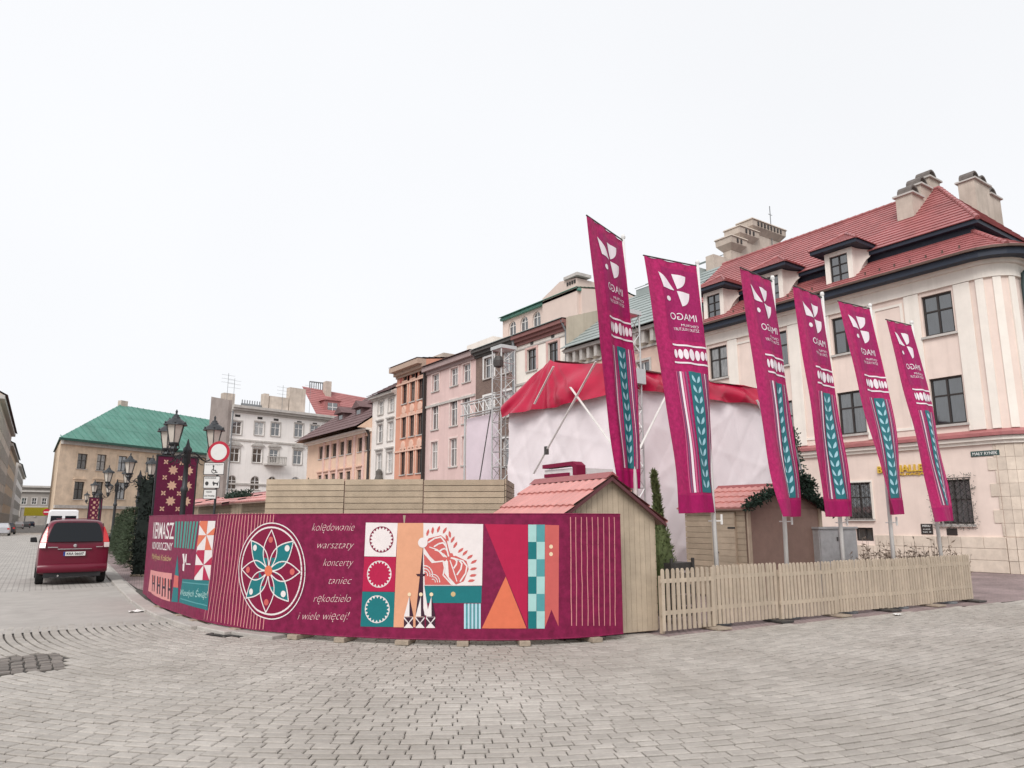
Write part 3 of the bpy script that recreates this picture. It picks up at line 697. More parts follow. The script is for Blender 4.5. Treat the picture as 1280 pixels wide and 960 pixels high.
# bracketed house
br_z = 12.3
t, F = rowhouse('bracketed_house', 'faded salmon house with grey sheet roof and bracketed cornice beside the corner building', 25.82, 34.4, br_z, M_SALMON,
    grid([28.0, 31.0], [(8.4, 2.1), (4.6, 2.1)], w=1.1, fm=M_FR_W, trim=M_STONE), cornice=[(11.2, 11.32, .1), (12.1, 12.3, .5)], ccol=M_STONE, roof=(16.6, 5, M_GREYROOF, .75))
for k in range(13): m_ = MB(); F.box(m_, 26.1 + k * .66, 26.34 + k * .66, 11.42, 12.09, 0, .38); m_.build('bracket', M_STONE, t)
m_ = MB(); F.box(m_, 25.84, 34.38, 11.33, 12.09, 0, .04); m_.build('frieze', M_TAN, t)
# stepped firewall chimneys behind
st = thing('stepped_firewall', 'tall stepped firewall with flared vented chimney caps above the tiled ridge', 'wall', (36, 27, 0))
mm = MB(); mm.box(33.6, 40.4, 26.9, 27.5, 10, 17.6); mm.build('wall', M_CHIM, st)
for i, (x0, x1, zt) in enumerate(((35.3, 36.2, 18.25), (36.21, 37.5, 19.1), (37.51, 40.4, 19.9))):
    mm = MB(); mm.box(x0, x1, 26.9, 27.5, 17.6, zt); ch = mm.build('chimney', M_CHIM, st)
    c = MB(); zc = zt
    def fl(a, z): return [(x0 - a, 26.9 - a, z), (x1 + a, 26.9 - a, z), (x1 + a, 27.5 + a, z), (x0 - a, 27.5 + a, z)]
    c.hexa(fl(.02, zt) + fl(.3, zt + .35)); c.hexa(fl(.3, zt + .352) + fl(.32, zt + .75)); c.hexa(fl(.38, zt + .752) + fl(.34, zt + .84)); c.build('cap', M_CHIM, ch)
    n = int((x1 - x0) / .34); v = MB()
    for k in range(n): xx = x0 + .1 + (x1 - x0 - .2) * (k + .5) / n; v.box(xx - .07, xx + .07, 26.55, 26.597, zt + .42, zt + .68)
    v.build('vent_slots', M_FR_D, ch)
mm = MB(); mm.tube([(39.5, 26.85, 18), (39.5, 26.85, 22.2)], .03, 5); mm.tube([(39.3, 26.85, 21.6), (39.7, 26.85, 21.6)], .02, 4); mm.build('antenna_mast', M_ZINC, st)
mm = MB(); mm.courses((33.0, 27.6, 16.9), (33.0, 33, 16.9), (37, 33, 18.9), (37, 27.6, 18.9), 4, .05); mm.box(33.1, 40, 27.6, 33, 14, 16.85); mm.build('loft', M_GREYROOF, st)
# cream house
wY = [cy(664.7, 444), cy(691.4, 432)]
zt = 14.4
t, F = rowhouse('cream_house', 'cream house with deep red cornice and tan bare firewall', 34.42, 40.2, zt, M_CREAMW,
    grid(wY, [(11.75, 1.5), (8.0, 2.0), (4.2, 2.1)], w=1.05, fm=M_FR_D, trim=mat('pink surround', (.62, .42, .38), .85), tw=.2), cornice=[(13.72, 13.95, .12), (13.951, 14.15, .3), (14.151, 14.4, .5)], ccol=mat('oxblood cornice', (.25, .115, .105), .7, .12, 2), roof=(15.6, 7, M_GREYROOF, .6), strips=((13.40, 13.5, .06, M_STONE), (10.9, 11.05, .08, M_STONE)))
m_ = MB(); m_.prism([(XR - .2, 34.41, 12.4), (XR - .2, 34.41, 14.5), (31.5, 34.41, 15.6), (36, 34.41, 16.6), (36, 34.41, 12.4)], (0, -.25, 0)); m_.build('firewall', M_TAN, t)
for u, z in ((cy(665, 419), 13.62), (cy(691, 407), 13.62)): m_ = MB(); m_.lathe([(.16, 0), (.16, .04)], F.p(u, z, .0), 10, (-1, 0, 0)); m_.build('round_vent', M_FR_D, t)
m_ = MB(); m_.tube([F.p(34.55, 14.3, .5), F.p(34.5, 13.6, .15), F.p(34.5, 1, .12)], .07, 6); m_.tube([F.p(40.15, 14.3, .3), F.p(40.15, 1, .12)], .1, 6); m_.build('downpipe', M_ZINC, t)
# brown brick house
M_BRK = brickmat('brown brick', (.20, .135, .11), (.155, .10, .085), (.27, .23, .2), .26, .085, .9, .3, axis='yz', ms=.1)
bY = [cy(611.5, 453), cy(634.5, 446)]
t, F = rowhouse('brick_house', 'dark brown brick house with white windows behind the truss tower', 40.22, 45.5, 14.4, M_BRK,
    grid(bY, [(12.1, 1.55), (8.95, 1.8), (5.5, 1.9)], w=1.35, fm=M_FR_W, trim=M_FR_W, tw=.16, pane=M_GLASSC), cornice=[(13.85, 14.0, .12), (14.001, 14.2, .3), (14.201, 14.4, .5)], ccol=mat('dark grey cornice', (.10, .095, .09), .8), roof=(15.4, 6, M_GREYROOF, .6))
# pink house
M_PINK = mat('soft pink render', (.68, .50, .47), .9, .06, .8, .08, 40, dirt=.1, streak=.25)
pY = [cy(544.7, 478), cy(568, 470), cy(583.5, 465)]
t, F = rowhouse('pink_house', 'tall soft pink house with white windows and grey string course', 45.52, 53.5, 14.5, M_PINK,
    grid(pY, [(cz(568, 482), 1.45), (cz(568, 532), 2.1), (cz(568, 583), 2.2)], w=1.15, fm=M_FR_W, trim=mat('pale pink trim', (.72, .58, .54), .85), tw=.14, pane=M_GLASSC), cornice=[(13.85, 14.1, .15), (14.101, 14.5, .45)], ccol=mat('mauve cornice', (.36, .27, .26), .85), roof=(15.6, 6, M_DKROOF, .6), strips=((11.0, 11.18, .12, M_STONE), (3.9, 4.1, .12, M_STONE)))
m_ = MB(); F.box(m_, 53.3, 53.48, 1, 14.4, .05, .3); m_.build('downpipe', M_FR_D, t)
m_ = MB(); m_.box(30.6, 33, 46.5, 50.5, 14.5, 16.2); m_.build('loft', M_CREAMW, t)
# orange house
M_ORA = mat('orange render', (.64, .31, .215), .9, .08, .8, .08, 40, dirt=.1, streak=.25)
oY = [cy(505.8, 495), cy(515.8, 490), cy(525.8, 485)]
M_OTR = mat('peach trim', (.70, .46, .36), .85)
t, F = rowhouse('orange_house', 'narrow orange house with dark windows, round medallions and heavy cornice', 53.52, 59.1, 15.35, M_ORA,
    grid(oY, [(cz(515.8, 501.7), 1.95), (cz(515.8, 545), 2.0), (cz(515.8, 592), 2.25)], w=.95, fm=M_FR_D, trim=M_OTR, tw=.15) + [dict(u=u, z0=cz(515.8, 474), w=.75, h=.62, fm=M_FR_D, tr=(), sill=False) for u in oY],
    cornice=[(14.42, 14.6, .15), (14.601, 14.9, .4), (14.901, 15.35, .85)], ccol=mat('buff cornice', (.45, .33, .26), .85), roof=(16.3, 6, M_DKROOF, .9), strips=((cz(515.8, 478) + .05, cz(515.8, 478) + .2, .12, M_OTR), (cz(515.8, 519), cz(515.8, 519) + .15, .08, M_OTR), (cz(515.8, 563), cz(515.8, 563) + .15, .1, M_OTR)))
for u in oY:
    for z in (cz(515.8, 510), cz(515.8, 555)): m_ = MB(); m_.lathe([(.42, 0), (.42, .05), (.3, .08)], F.p(u, z, 0), 14, (-1, 0, 0)); m_.build('medallion', M_OTR, t)
for u0 in oY:
    for s_ in (-.75, .75): m_ = MB(); F.box(m_, u0 + s_ - .2, u0 + s_ + .2, cz(515.8, 474), cz(515.8, 464), 0, .05); m_.build('panel', mat('brick red panel', (.42, .12, .10), .85), t)
# white narrow house
M_WHITE = mat('white render', (.78, .73, .69), .9, .06, .8, .08, 40, dirt=.15, streak=.25)
hY = [cy(476.2, 508), cy(489.3, 503)]
t, F = rowhouse('white_house', 'narrow white house with moulded window heads beside the orange house', 59.12, 64.3, 13.45, M_WHITE,
    [dict(u=u, z0=cz(476, 518), w=1.15, h=1.3, fm=M_FR_W, trim=M_STONE, tw=.14, pane=M_GLASSC) for u in hY] + grid(hY, [(cz(476, 553), 1.75), (cz(476, 592), 1.9)], w=1.15, fm=M_FR_W, trim=M_STONE, tw=.16, head='ledge', pane=M_GLASSC), cornice=[(13.05, 13.2, .2), (13.201, 13.45, .5)], ccol=M_STONE, roof=(17.2, 6, M_DKROOF, .7))
m_ = MB(); m_.box(34, 36, 60.5, 63, 15, 18.0); m_.build('chimney', M_CHIM, t)
m_ = MB(); m_.lathe([(.05, 0), (.35, .15), (.45, .5), (.4, 1.0), (.28, 1.35), (.3, 1.7), (.1, 1.9)], F.p(61.6, 4.5, .35), 10); m_.box(XR - .7, XR, 61.2, 62, 4.2, 4.5); m_.build('statue', mat('dark statue', (.12, .11, .10), .8), t)
# low yellow house with the big roof
M_YEL = mat('warm yellow render', (.74, .53, .40), .9, .07, .8, .08, 40, dirt=.1, streak=.25)
yy0, yy1 = 64.32, 82.2
yX = [cy(380 + a / 6, 440 + b / 6) for a, b in ((128, 760), (177, 747), (228, 730), (288, 715), (342, 700), (425, 680), (480, 655))]
zE = 10.6
t, F = rowhouse('yellow_house', 'low yellow house with overhanging plum roof, dormers and pink pilasters', yy0, yy1, zE, M_YEL,
    [dict(u=u, z0=cz(380 + 228 / 6, 440 + 784 / 6), w=1.25, h=1.4, fm=M_FR_D, trim=M_OTR, tw=.18, pane=M_GLASS) for u in yX] + [dict(u=u, z0=4.9, w=1.15, h=1.75, fm=M_FR_D, trim=M_OTR, tw=.15, head='ledge') for u in yX[:-1]],
    cornice=[(10.2, 10.35, .2), (10.351, 10.55, .6)], ccol=M_CREAMW, roof=(16.9, 7.5, M_DKROOF, 1.6), dep=15, strips=((4.3, 4.45, .1, M_OTR),))
for a, b in zip(yX, yX[1:]): m_ = MB(); F.box(m_, (a + b) / 2 - .28, (a + b) / 2 + .28, 1, 10.18, 0, .1); m_.build('pilaster', mat('pink pilaster', (.70, .48, .42), .9), t)
for a in (67.2, 71.5, 76.5):
    D = Fac((XR + 1.6, a, 0), (0, 1, 0), (-1, 0, 0)); m_ = MB(); D.box(m_, -.9, .9, 12.3, 13.6, -2.5, 0); dm = m_.build('dormer', M_DKROOF, t)
    m_ = MB(); D.box(m_, -.5, .5, 12.55, 13.3, -.01, .02); m_.build('pane', M_GLASS, dm)
    m_ = MB(); m_.prism([D.p(-1.2, 13.5, .4), D.p(1.2, 13.5, .4), D.p(0, 14.3, .4)], (3.2, 0, 0)); m_.build('dormer_roof', M_DKROOF, dm)
m_ = MB(); m_.tube([F.p(64.6, 10.5, .5), F.p(64.6, 9.9, .15), F.p(64.6, 1, .15)], .12, 6); m_.build('downpipe', M_FR_D, t)
# taller block behind brick and cream houses
t, F = rowhouse('rear_block', 'pink rear block with green roof and arched windows above the brick house', 39.0, 49.4, 18.7, mat('rear pink render', (.66, .53, .47), .9, .06, .8),
    [dict(u=u, z0=17.05, w=1.1, h=1.2, fm=M_FR_W, arch=MATS['rear pink render'], trim=None, sill=False) for u in (44.6, 46.3, 48.0)], X=33.5, cornice=[(18.5, 18.7, .3)], ccol=M_GREEN, roof=(19.4, 4, M_GREEN, .5), dep=8)
m_ = MB(); m_.box(33.2, 36, 39.2, 43.4, 14, 18.95); m_.prism([(33.2, 39.2, 18.95), (33.2, 43.4, 18.95), (33.2, 41.2, 19.75), (33.2, 39.2, 19.5)], (2.6, 0, 0)); m_.build('stair_tower', MATS['rear pink render'], t)
m_ = MB(); m_.box(33.0, 34.4, 38.9, 40.5, 19.62, 19.85); m_.build('chimney_cap', M_STONE, t)
for k in range(4): m_ = MB(); m_.box(33.13, 33.198, 39.3 + k * .28, 39.46 + k * .28, 19.15, 19.4); m_.build('vent', M_FR_D, t)

# ------------------------------------------------------------------ north end: white tenement, red roofs, green-roofed building
def facade_at(x0, y0, d0, x1, y1, d1):
    a, b = atD(x0, y0, d0), atD(x1, y1, d1); du = Vector((b.x - a.x, b.y - a.y, 0)); L = du.length; du.normalize(); n = Vector((du.y, -du.x, 0))
    return Fac((a.x, a.y, 0), du, n), L
def onF(F, x, y):
    p = onPlane(x, y, F.O, F.n); return (p - F.O).dot(F.du), p.z
M_TEN = mat('off white stucco', (.87, .83, .80), .9, .06, .5, .1, 30, dirt=.12, streak=.25)
FT, LT = facade_at(280, 640, 93, 412, 640, 104)
t = thing('white_tenement', 'ornate off white tenement with balcony and arched windows closing the square', 'house', FT.O)
tw = []
for x, y0, y1, ar in [(260 + a / 4.8, 420 + b / 4.8, 420 + c / 4.8, r) for a, b, c, r in
        ((170, 510, 590, 0), (305, 515, 595, 0), (403, 520, 600, 0), (543, 525, 607, 0), (637, 535, 610, 0), (157, 670, 755, 0), (293, 675, 760, 0), (393, 680, 762, 0), (535, 685, 770, 0), (623, 690, 772, 0), (140, 835, 920, 1), (280, 840, 922, 1), (382, 842, 925, 1), (520, 845, 925, 1), (610, 848, 925, 1))]:
    u, za = onF(FT, x, y1); _, zb_ = onF(FT, x, y0); tw.append((u, za, zb_ - za, ar))
zt = 16.6; LT = LT + 1
m_ = MB(); FT.wall(m_, 0, LT, 0, zt, [(u - .65, u + .65, z, z + h) for u, z, h, a in tw], .2); FT.shell(m_, 0, LT, 0, zt, 5.5); m_.build('wall', M_TEN, t)
for i, (u, z, h, a) in enumerate(tw): win(FT, t, u, z, 1.3, h, M_FR_W, 1, (.62,), .09, trim=M_STONE if not a else None, tw=.15, arch=M_TEN if a else None, head='gable' if 5 <= i < 10 else None, pane=M_GLASSC if i < 2 else M_GLASS)
for z0, z1, d in ((15.7, 15.95, .2), (15.951, 16.25, .5), (16.251, 16.6, .75)): m_ = MB(); FT.box(m_, .02, LT - .02, z0, z1, 0, d); m_.build('cornice', M_STONE, t)
for z0 in (12.0, 8.2 - 1.9, 4.9): m_ = MB(); FT.box(m_, .02, LT - .02, z0, z0 + .22, 0, .14); m_.build('string_course', M_STONE, t)
u, z, h, a = tw[7]; m_ = MB(); FT.box(m_, u - 1.4, u + 1.4, z - .35, z - .15, 0, 1.0)
for k in range(12): FT.box(m_, u - 1.35 + k * .24, u - 1.25 + k * .24, z - .15, z + .7, .85, .95)
FT.box(m_, u - 1.4, u + 1.4, z + .7, z + .82, .8, 1.0); m_.build('balcony', M_STONE, t)
for i in range(5):
    u = tw[i][0]; m_ = MB(); FT.box(m_, u - .35, u + .35, 15.1, 15.4, 0, .02); m_.build('attic_vent', M_FR_D, t)
m_ = MB(); m_.quad(FT.p(-.4, 0, .0), FT.p(-.4, 17.2, 0), FT.p(-.4, 18.3, -5.6), FT.p(-.4, 0, -5.6)); FT.box(m_, -.39, 0, 0, 17.2, -.6, .02); m_.build('side_wall', mat('grey brick flank', (.30, .255, .235), .95, .15, 1, dirt=.3), t)
rf = MB()
for u0, u1, z1, d in [(onF(FT, a, 500)[0], onF(FT, b, 500)[0], onF(FT, a, c)[1] + .35, -2.5) for a, b, c in ((290, 304, 491), (341, 347, 492), (348, 372, 495), (373, 393, 484))]: rf = MB(); FT.box(rf, u0, u1, 16.6, z1, d - 1.0, d); rf.build('chimney', M_CHIM, t)
m_ = MB(); FT.box(m_, 2.7, 8.5, 16.6, 17.5, -3.2, -3.0)
for k in range(16): FT.box(m_, 2.8 + k * .36, 2.9 + k * .36, 17.5, 18.0, -3.2, -3.1)
m_.build('roof_railing', M_ZINC, t)
for u, hh in ((.3, 21.2), (1.2, 20.6), (8.3, 20.6), (12.6, 21.4)):
    m_ = MB(); m_.tube([FT.p(u, 16.6, -2.3), FT.p(u, hh, -2.3)], .025, 4)
    for zz in (hh - .3, hh - .8, hh - 1.3): m_.tube([FT.p(u - .9, zz, -2.3), FT.p(u + .9, zz, -2.3)], .014, 4)
    m_.build('aerial', M_ZINC, t)
m_ = MB(); m_.tube([FT.p(.1, 15.8, .3), FT.p(.12, 1, .2)], .09, 6); m_.build('downpipe', M_ZINC, t)
# red roofed house behind
FR, LR = facade_at(392, 640, 112, 470, 640, 118)
t = thing('red_roofed_house', 'house with steep red roof and single dormer rising behind the yellow house', 'house', FR.O)
m_ = MB(); FR.box(m_, 0, LR, 0, 17.9, -10, 0); m_.build('wall', M_CREAMW, t)
M_RED2 = mat('faded red roof', (.36, .145, .14), .75, .15, .6, .2, 10)
m_ = MB(); m_.courses(FR.p(-.5, 17.9, .5), FR.p(LR + 3, 17.9, .5), FR.p(LR + 3, 22.6, -7), FR.p(-.5, 23.6, -7), 14, .05); m_.build('roof', M_RED2, t)
u, z = onF(FR, 419, 508); m_ = MB(); FR.box(m_, u - 1.3, u + 1.3, z - 1.1, z + 1.1, -4, -1.2); dm = m_.build('dormer', M_RED2, t)
m_ = MB(); FR.box(m_, u - .8, u + .8, z - .7, z + .7, -1.19, -1.14); pn = m_.build('pane', M_GLASSC, dm)
m_ = MB(); FR.box(m_, u - .04, u + .04, z - .7, z + .7, -1.139, -1.08); FR.box(m_, u - .8, u + .8, z - .05, z + .05, -1.139, -1.08); m_.build('frame', M_FR_W, dm)
m_ = MB(); m_.prism([FR.p(u - 1.6, z + 1.1, -1), FR.p(u + 1.6, z + 1.1, -1), FR.p(u, z + 1.7, -1)], FR.n * -4); m_.build('dormer_roof', M_RED2, dm)
m_ = MB(); u, z = onF(FR, 425, 482); FR.box(m_, u - .4, u + .6, 19, 24.6, -6.5, -5.2); m_.build('chimney', M_CHIM, t)
m_ = MB(); u0, _ = onF(FR, 406, 480); u1, _ = onF(FR, 423, 480)
for k in range(7): FR.box(m_, u0 + (u1 - u0) * k / 6 - .06, u0 + (u1 - u0) * k / 6 + .06, 23.2, 24.6, -7, -6.9)
FR.box(m_, u0, u1, 24.45, 24.6, -7.1, -6.8); m_.build('roof_railing', M_ZINC, t)
# green roofed building
M_OCH = mat('peeling ochre render', (.72, .57, .43), .95, .2, .7, .2, 20, dirt=.4, streak=.4)
FG, LG = facade_at(66, 640, 93, 268, 640, 118)
t = thing('green_roofed_building', 'peeling ochre building with tall green copper hip roof', 'building', FG.O)
gz = 12.2; gw = []
for cxp, (ya, yb) in [(60 + a / 5.645, b) for a, b in ((235, (567, 586)), (370, (568, 588)), (520, (570, 589)), (715, (572, 590)), (870, (573, 590)), (1020, (575, 592)), (210, (602, 624)), (345, (602, 624)), (510, (603, 624)), (690, (603, 624)), (860, (603, 624)), (1005, (604, 624)))]:
    u, za = onF(FG, cxp, yb); _, zb_ = onF(FG, cxp, ya); gw.append((u, za, zb_ - za))
m_ = MB(); FG.wall(m_, 0, LG + 8, 0, gz, [(u - .7, u + .7, z, z + h) for u, z, h in gw], .22); LV = Vector((.02, 1, 0)) * 24; m_.quad(FG.p(0, 0), FG.p(0, gz), FG.p(0, gz) + LV, FG.p(0, 0) + LV); m_.build('wall', M_OCH, t)
for i, (u, z, h) in enumerate(gw): win(FG, t, u, z, 1.4, h, M_FR_D, 1, (.55,), .09, trim=M_OCH, tw=.2, head='ledge' if i >= 6 else None, pane=M_GLASSC if i < 3 else M_GLASS)
m_ = MB(); FG.box(m_, 0, LG + 8, 11.5, 12.2, 0, .5); m_.build('cornice', M_STONE, t)
m_ = MB(); FG.box(m_, 0, LG, 3.3, 3.7, 0, .25); m_.build('string_course', M_STONE, t)
m_ = MB(); _q = onPlane(150, 506, FG.O - FG.n * 8, FG.n); gr = _q.z; gu = (_q - FG.O).dot(FG.du)
e0, e1, e2, e3 = FG.p(-.9, gz, .9), FG.p(LG + 9, gz, .9), FG.p(LG + 9, gz, -17), FG.p(-.6, gz, .5) + LV
r0, r1 = FG.p(gu, gr, -8), FG.p(LG + 9, gr, -8)
m_.courses(e0, e1, r1, r0, 3, .02); m_.courses(e0, e3, r0, r0, 3, .02); m_.courses(e3, e2, r1, r0, 2, .02); m_.build('roof', M_GREEN, t)
m_ = MB(); n = 34
for k in range(n):   # standing seams
    u = -.5 + (LG + 9) * k / n; top = min(1.0, max(.05, (u + .9) / (gu + .9))); a = FG.p(u, gz + .03, .88); b = FG.p(u, gz + (gr - gz) * top + .03, .9 - 8.9 * top); m_.bar(a, b, .06, .10)
m_.build('roof_seams', M_GREEN, t)
m_ = MB(); FG.box(m_, -.95, LG + 9, gz - .28, gz + .02, .9, 1.05); m_.build('gutter', mat('dark green gutter', (.03, .09, .07), .6), t)
m_ = MB(); m_.box(*[0, .01] * 3); 
m_ = MB(); FG.box(m_, gu, gu + 1.2, gr - .2, gr + .7, -8.5, -7.8); m_.build('chimney', M_CHIM, t)
# side of that building on the street and the buildings lining the far street
VST = Vector((.0355, 1, 0)).normalized()
M_GREYH = mat('haze grey render', (.33, .30, .275), .95, .15, .4, dirt=.3); M_BEIGE = mat('beige render', (.60, .52, .44), .95, .12, .4, dirt=.3)  # the far grey render has distance haze put into its base colour
def farhouse(name, label, x0, yA, yB, zt, m, roofm, side, nf, dep=14, wf=True):
    """house on the far street; its front runs along the street from yA to yB; side -1: left of the street"""
    O = Vector((x0 + VST.x / VST.y * yA, yA, 0)); F = Fac(O, VST, Vector((VST.y, -VST.x, 0)) * (1 if side < 0 else -1)); L = yB - yA
    t = thing(name, label, 'house', O); m_ = MB(); n = max(2, int(L / 3.6)); us = [(k + .5) * L / n for k in range(n)]
    fl = [(1.2 + k * (zt - 1) / nf, 1.9) for k in range(nf)]
    F.wall(m_, 0, L, 0, zt, [(u - .6, u + .6, z, z + h) for u in us for z, h in fl], .2); F.shell(m_, 0, L, 0, zt, dep); m_.build('wall', m, t)
    for u in us:
        for z, h in fl: win(F, t, u, z, 1.2, h, M_FR_W if wf else M_FR_D, 1, (.6,), .08, trim=M_STONE, tw=.15)
    m_ = MB(); F.box(m_, -.1, L + .1, zt - .5, zt, 0, .6); m_.build('cornice', M_STONE, t)
    m_ = MB(); m_.courses(F.p(-.2, zt, .9), F.p(L + .2, zt, .9), F.p(L + .2, zt + 4.5, -7), F.p(-.2, zt + 4.5, -7), 8, .04); m_.courses(F.p(-.2, zt, -dep), F.p(L + .2, zt, -dep), F.p(L + .2, zt + 4.5, -7), F.p(-.2, zt + 4.5, -7), 4, .04)
    m_.build('roof', roofm, t)
    for uu in (0, L): m_ = MB(); m_.add([F.p(uu, zt, .5), F.p(uu, zt, -dep), F.p(uu, zt + 4.4, -7)], [(0, 1, 2)]); m_.build('gable', m, t)
    m_ = MB(); F.box(m_, L * .4, L * .4 + 1, zt + 2, zt + 5.5, -7, -6); m_.build('chimney', M_CHIM, t)
    return t
farhouse('street_house', 'grey brown house with dark eave at the start of the far street', -6.1, 118, 172, 18.4, M_BEIGE, M_DKROOF, -1, 5)
farhouse('street_house', 'beige gabled house next along the far street', -6.3, 174, 225, 16.8, mat('warm beige render', (.56, .42, .30), .95, .12, .4), M_GREYROOF, -1, 4)
farhouse('street_house', 'pale house farther along the far street', -5.8, 227, 300, 16, M_TEN, M_GREYROOF, -1, 4)
farhouse('street_house', 'brownish house on the far street behind the green roofed building', 9.6 - 3.5, 128, 190, 14.5, mat('brown pink render', (.42, .31, .27), .95, .12, .4), M_DKROOF, 1, 4)
farhouse('street_house', 'grey house deeper along the far street past the brownish one', 5.6, 192, 300, 14, M_GREYH, M_GREYROOF, 1, 4)
FE = Fac((-6, 330, 0), (1, .0, 0), (0, -1, 0)); t = thing('end_building', 'long grey arcaded building closing the far street', 'building', (6, 330, 0))
ew = [(6 + k * 3.2, 7.6, 1.5, 2.4) for k in range(10)]
m_ = MB(); FE.wall(m_, -4, 48, 0, 14.5, [(u - w_ / 2, u + w_ / 2, z, z + h) for u, z, w_, h in ew], .3); FE.shell(m_, -4, 48, 0, 14.5, 15); m_.build('wall', M_GREYH, t)
for u, z, w_, h in ew: win(FE, t, u, z, w_, h, M_FR_W, 1, (.5,), .14, trim=M_STONE, tw=.3)
m_ = MB(); FE.box(m_, -4.2, 48.2, 12.2, 12.8, 0, .7); FE.box(m_, -4.2, 48.2, 13.9, 14.6, 0, .9); m_.build('cornice', M_STONE, t)
m_ = MB()
for k in range(4): FE.box(m_, 11 + k * 5, 11.6 + k * 5, 3, 7, 0, .3)
FE.box(m_, 9.5, 28, 6.4, 6.9, 0, .35); m_.build('entrance_piers', M_STONE, t)
ya = thing('tram_shelter', 'bright yellow awning at the end of the far street', 'awning', (10, 300, 0))
m_ = MB(); m_.box(6.2, 14.6, 296, 300, 3.2, 6.0); m_.build('canopy', mat('yellow awning', (.80, .66, .05), .6), ya)
for x in (6.6, 14.2): m_ = MB(); m_.box(x - .12, x + .12, 297.8, 298.1, 0, 3.2); m_.build('post', M_ZINC, ya)
# ------------------------------------------------------------------ hoarding with the printed vinyl
M_VINYL = mat('crimson vinyl with damask', (.19, .010, .053), .55, .30, 9, .12, 6, spec=.22)
M_WOOD = mat('beige painted wood', (.44, .352, .258), .8, .12, 4, .3, 45, rnd=.10, dirt=.2, streak=.2)
M_WOODV = mat('beige painted boarding', (.47, .382, .285), .8, .12, 4, .3, 45, rnd=.08, dirt=.15, streak=.25)
M_WOODB = mat('brown painted wood', (.27, .18, .145), .75, .10, 4, .25, 45, rnd=.05)
M_BLOCK = mat('rough wood block', (.33, .27, .21), .9, .2, 12, .4, 40)
hb = [onG(x, y, .07).xy for x, y in ((178, 741), (196, 756), (226, 768), (262, 779), (300, 785.5), (360, 792), (440, 797), (540, 800.5), (640, 801), (715, 798.5), (779, 793))]
def resample(pts, n):
    # Catmull-Rom through the points, then even steps
    P = [pts[0] * 2 - pts[1]] + list(pts) + [pts[-1] * 2 - pts[-2]]; out = []
    for i in range(1, len(P) - 2):
        for k in range(20):
            t = k / 20; a, b, c, d = P[i - 1:i + 3]
            out.append(.5 * (2 * b + (c - a) * t + (2 * a - 5 * b + 4 * c - d) * t * t + (3 * b - a - 3 * c + d) * t ** 3))
    out.append(pts[-1]); acc = [0]
    for a, b in zip(out, out[1:]): acc.append(acc[-1] + (b - a).length)
    L = acc[-1]; res = []; j = 0
    for k in range(n + 1):
        s = L * k / n
        while j < len(acc) - 2 and acc[j + 1] < s: j += 1
        res.append(out[j].lerp(out[j + 1], (s - acc[j]) / max(1e-9, acc[j + 1] - acc[j])))
    return res, L
HN = 64
HP, HL = resample([Vector(p) for p in hb], HN)
HSTEP = HL / HN; HZ0, HZ1 = .08, 1.89
rw = random.Random(11)
wrk = [rw.gauss(0, .006) for _ in range(HN + 1)]; wrk2 = [rw.gauss(0, .005) for _ in range(HN + 1)]
def hsurf(s, z, off=0):
    k = min(HN - 1e-6, max(0, s / HSTEP)); i = int(k); f = k - i
    p = HP[i].lerp(HP[i + 1], f)
    def nn(j):
        d = HP[min(j + 1, HN)] - HP[max(j - 1, 0)]; return Vector((d.y, -d.x)).normalized()
    n = nn(i).lerp(nn(i + 1), f).normalized(); zz = (z - HZ0) / (HZ1 - HZ0)
    o = (wrk[i] * (1 - f) + wrk[i + 1] * f) * (1 - zz) + (wrk2[i] * (1 - f) + wrk2[i + 1] * f) * zz + off
    return Vector((p.x + n.x * o, p.y + n.y * o, z))
def hpx(x, y):
    """photograph pixel to (s, z) on the hoarding"""
    d = ray(x, y); best = None
    for i in range(HN):
        a, b = HP[i], HP[i + 1]; e = b - a; n = Vector((e.y, -e.x)); den = d.x * n.x + d.y * n.y
        if abs(den) < 1e-9: continue
        t = (a.x * n.x + a.y * n.y) / den
        if t <= 0: continue
        q = CAM + d * t; f = ((q.x - a.x) * e.x + (q.y - a.y) * e.y) / e.length_squared
        lo = -.02 if i else -9; hi = 1.02 if i < HN - 1 else 9
        if lo <= f <= hi and (best is None or t < best[0]): best = (t, (i + f) * HSTEP, q.z)
    return Vector((best[1], best[2]))
hr = thing('hoarding', 'long curved hoarding wrapped in printed crimson festival vinyl', 'hoarding', (4.2, 11.8, 0))
SS = [k * HSTEP for k in range(1, HN)]; TS = [HZ0 + (HZ1 - HZ0) * k / 8 for k in range(1, 8)]
m_ = MB(); NZ = 8
for i in range(HN + 1):
    for j in range(NZ + 1): m_.v.append(hsurf(i * HSTEP, HZ0 + (HZ1 - HZ0) * j / NZ))
m_.f = [(i * (NZ + 1) + j, (i + 1) * (NZ + 1) + j, (i + 1) * (NZ + 1) + j + 1, i * (NZ + 1) + j + 1) for i in range(HN) for j in range(NZ)]
vin = m_.build('vinyl', M_VINYL, hr, smooth=True, fix=False)
m_ = MB()
for i in range(HN):
    a, b, c, d = hsurf(i * HSTEP, .10, -.02), hsurf((i + 1) * HSTEP, .10, -.02), hsurf((i + 1) * HSTEP, .10, -.05), hsurf(i * HSTEP, .10, -.05)
    up = Vector((0, 0, 1.77)); m_.hexa([a, b, c, d, a + up, b + up, c + up, d + up])
m_.build('backing_board', M_WOOD, hr)
m_ = MB(); m_.tube([hsurf(k * HSTEP, HZ1, -.005) for k in range(HN + 1)], .012, 6); m_.tube([hsurf(k * HSTEP, HZ0 + .004, -.005) for k in range(HN + 1)], .012, 6); m_.build('hem', M_VINYL, hr)
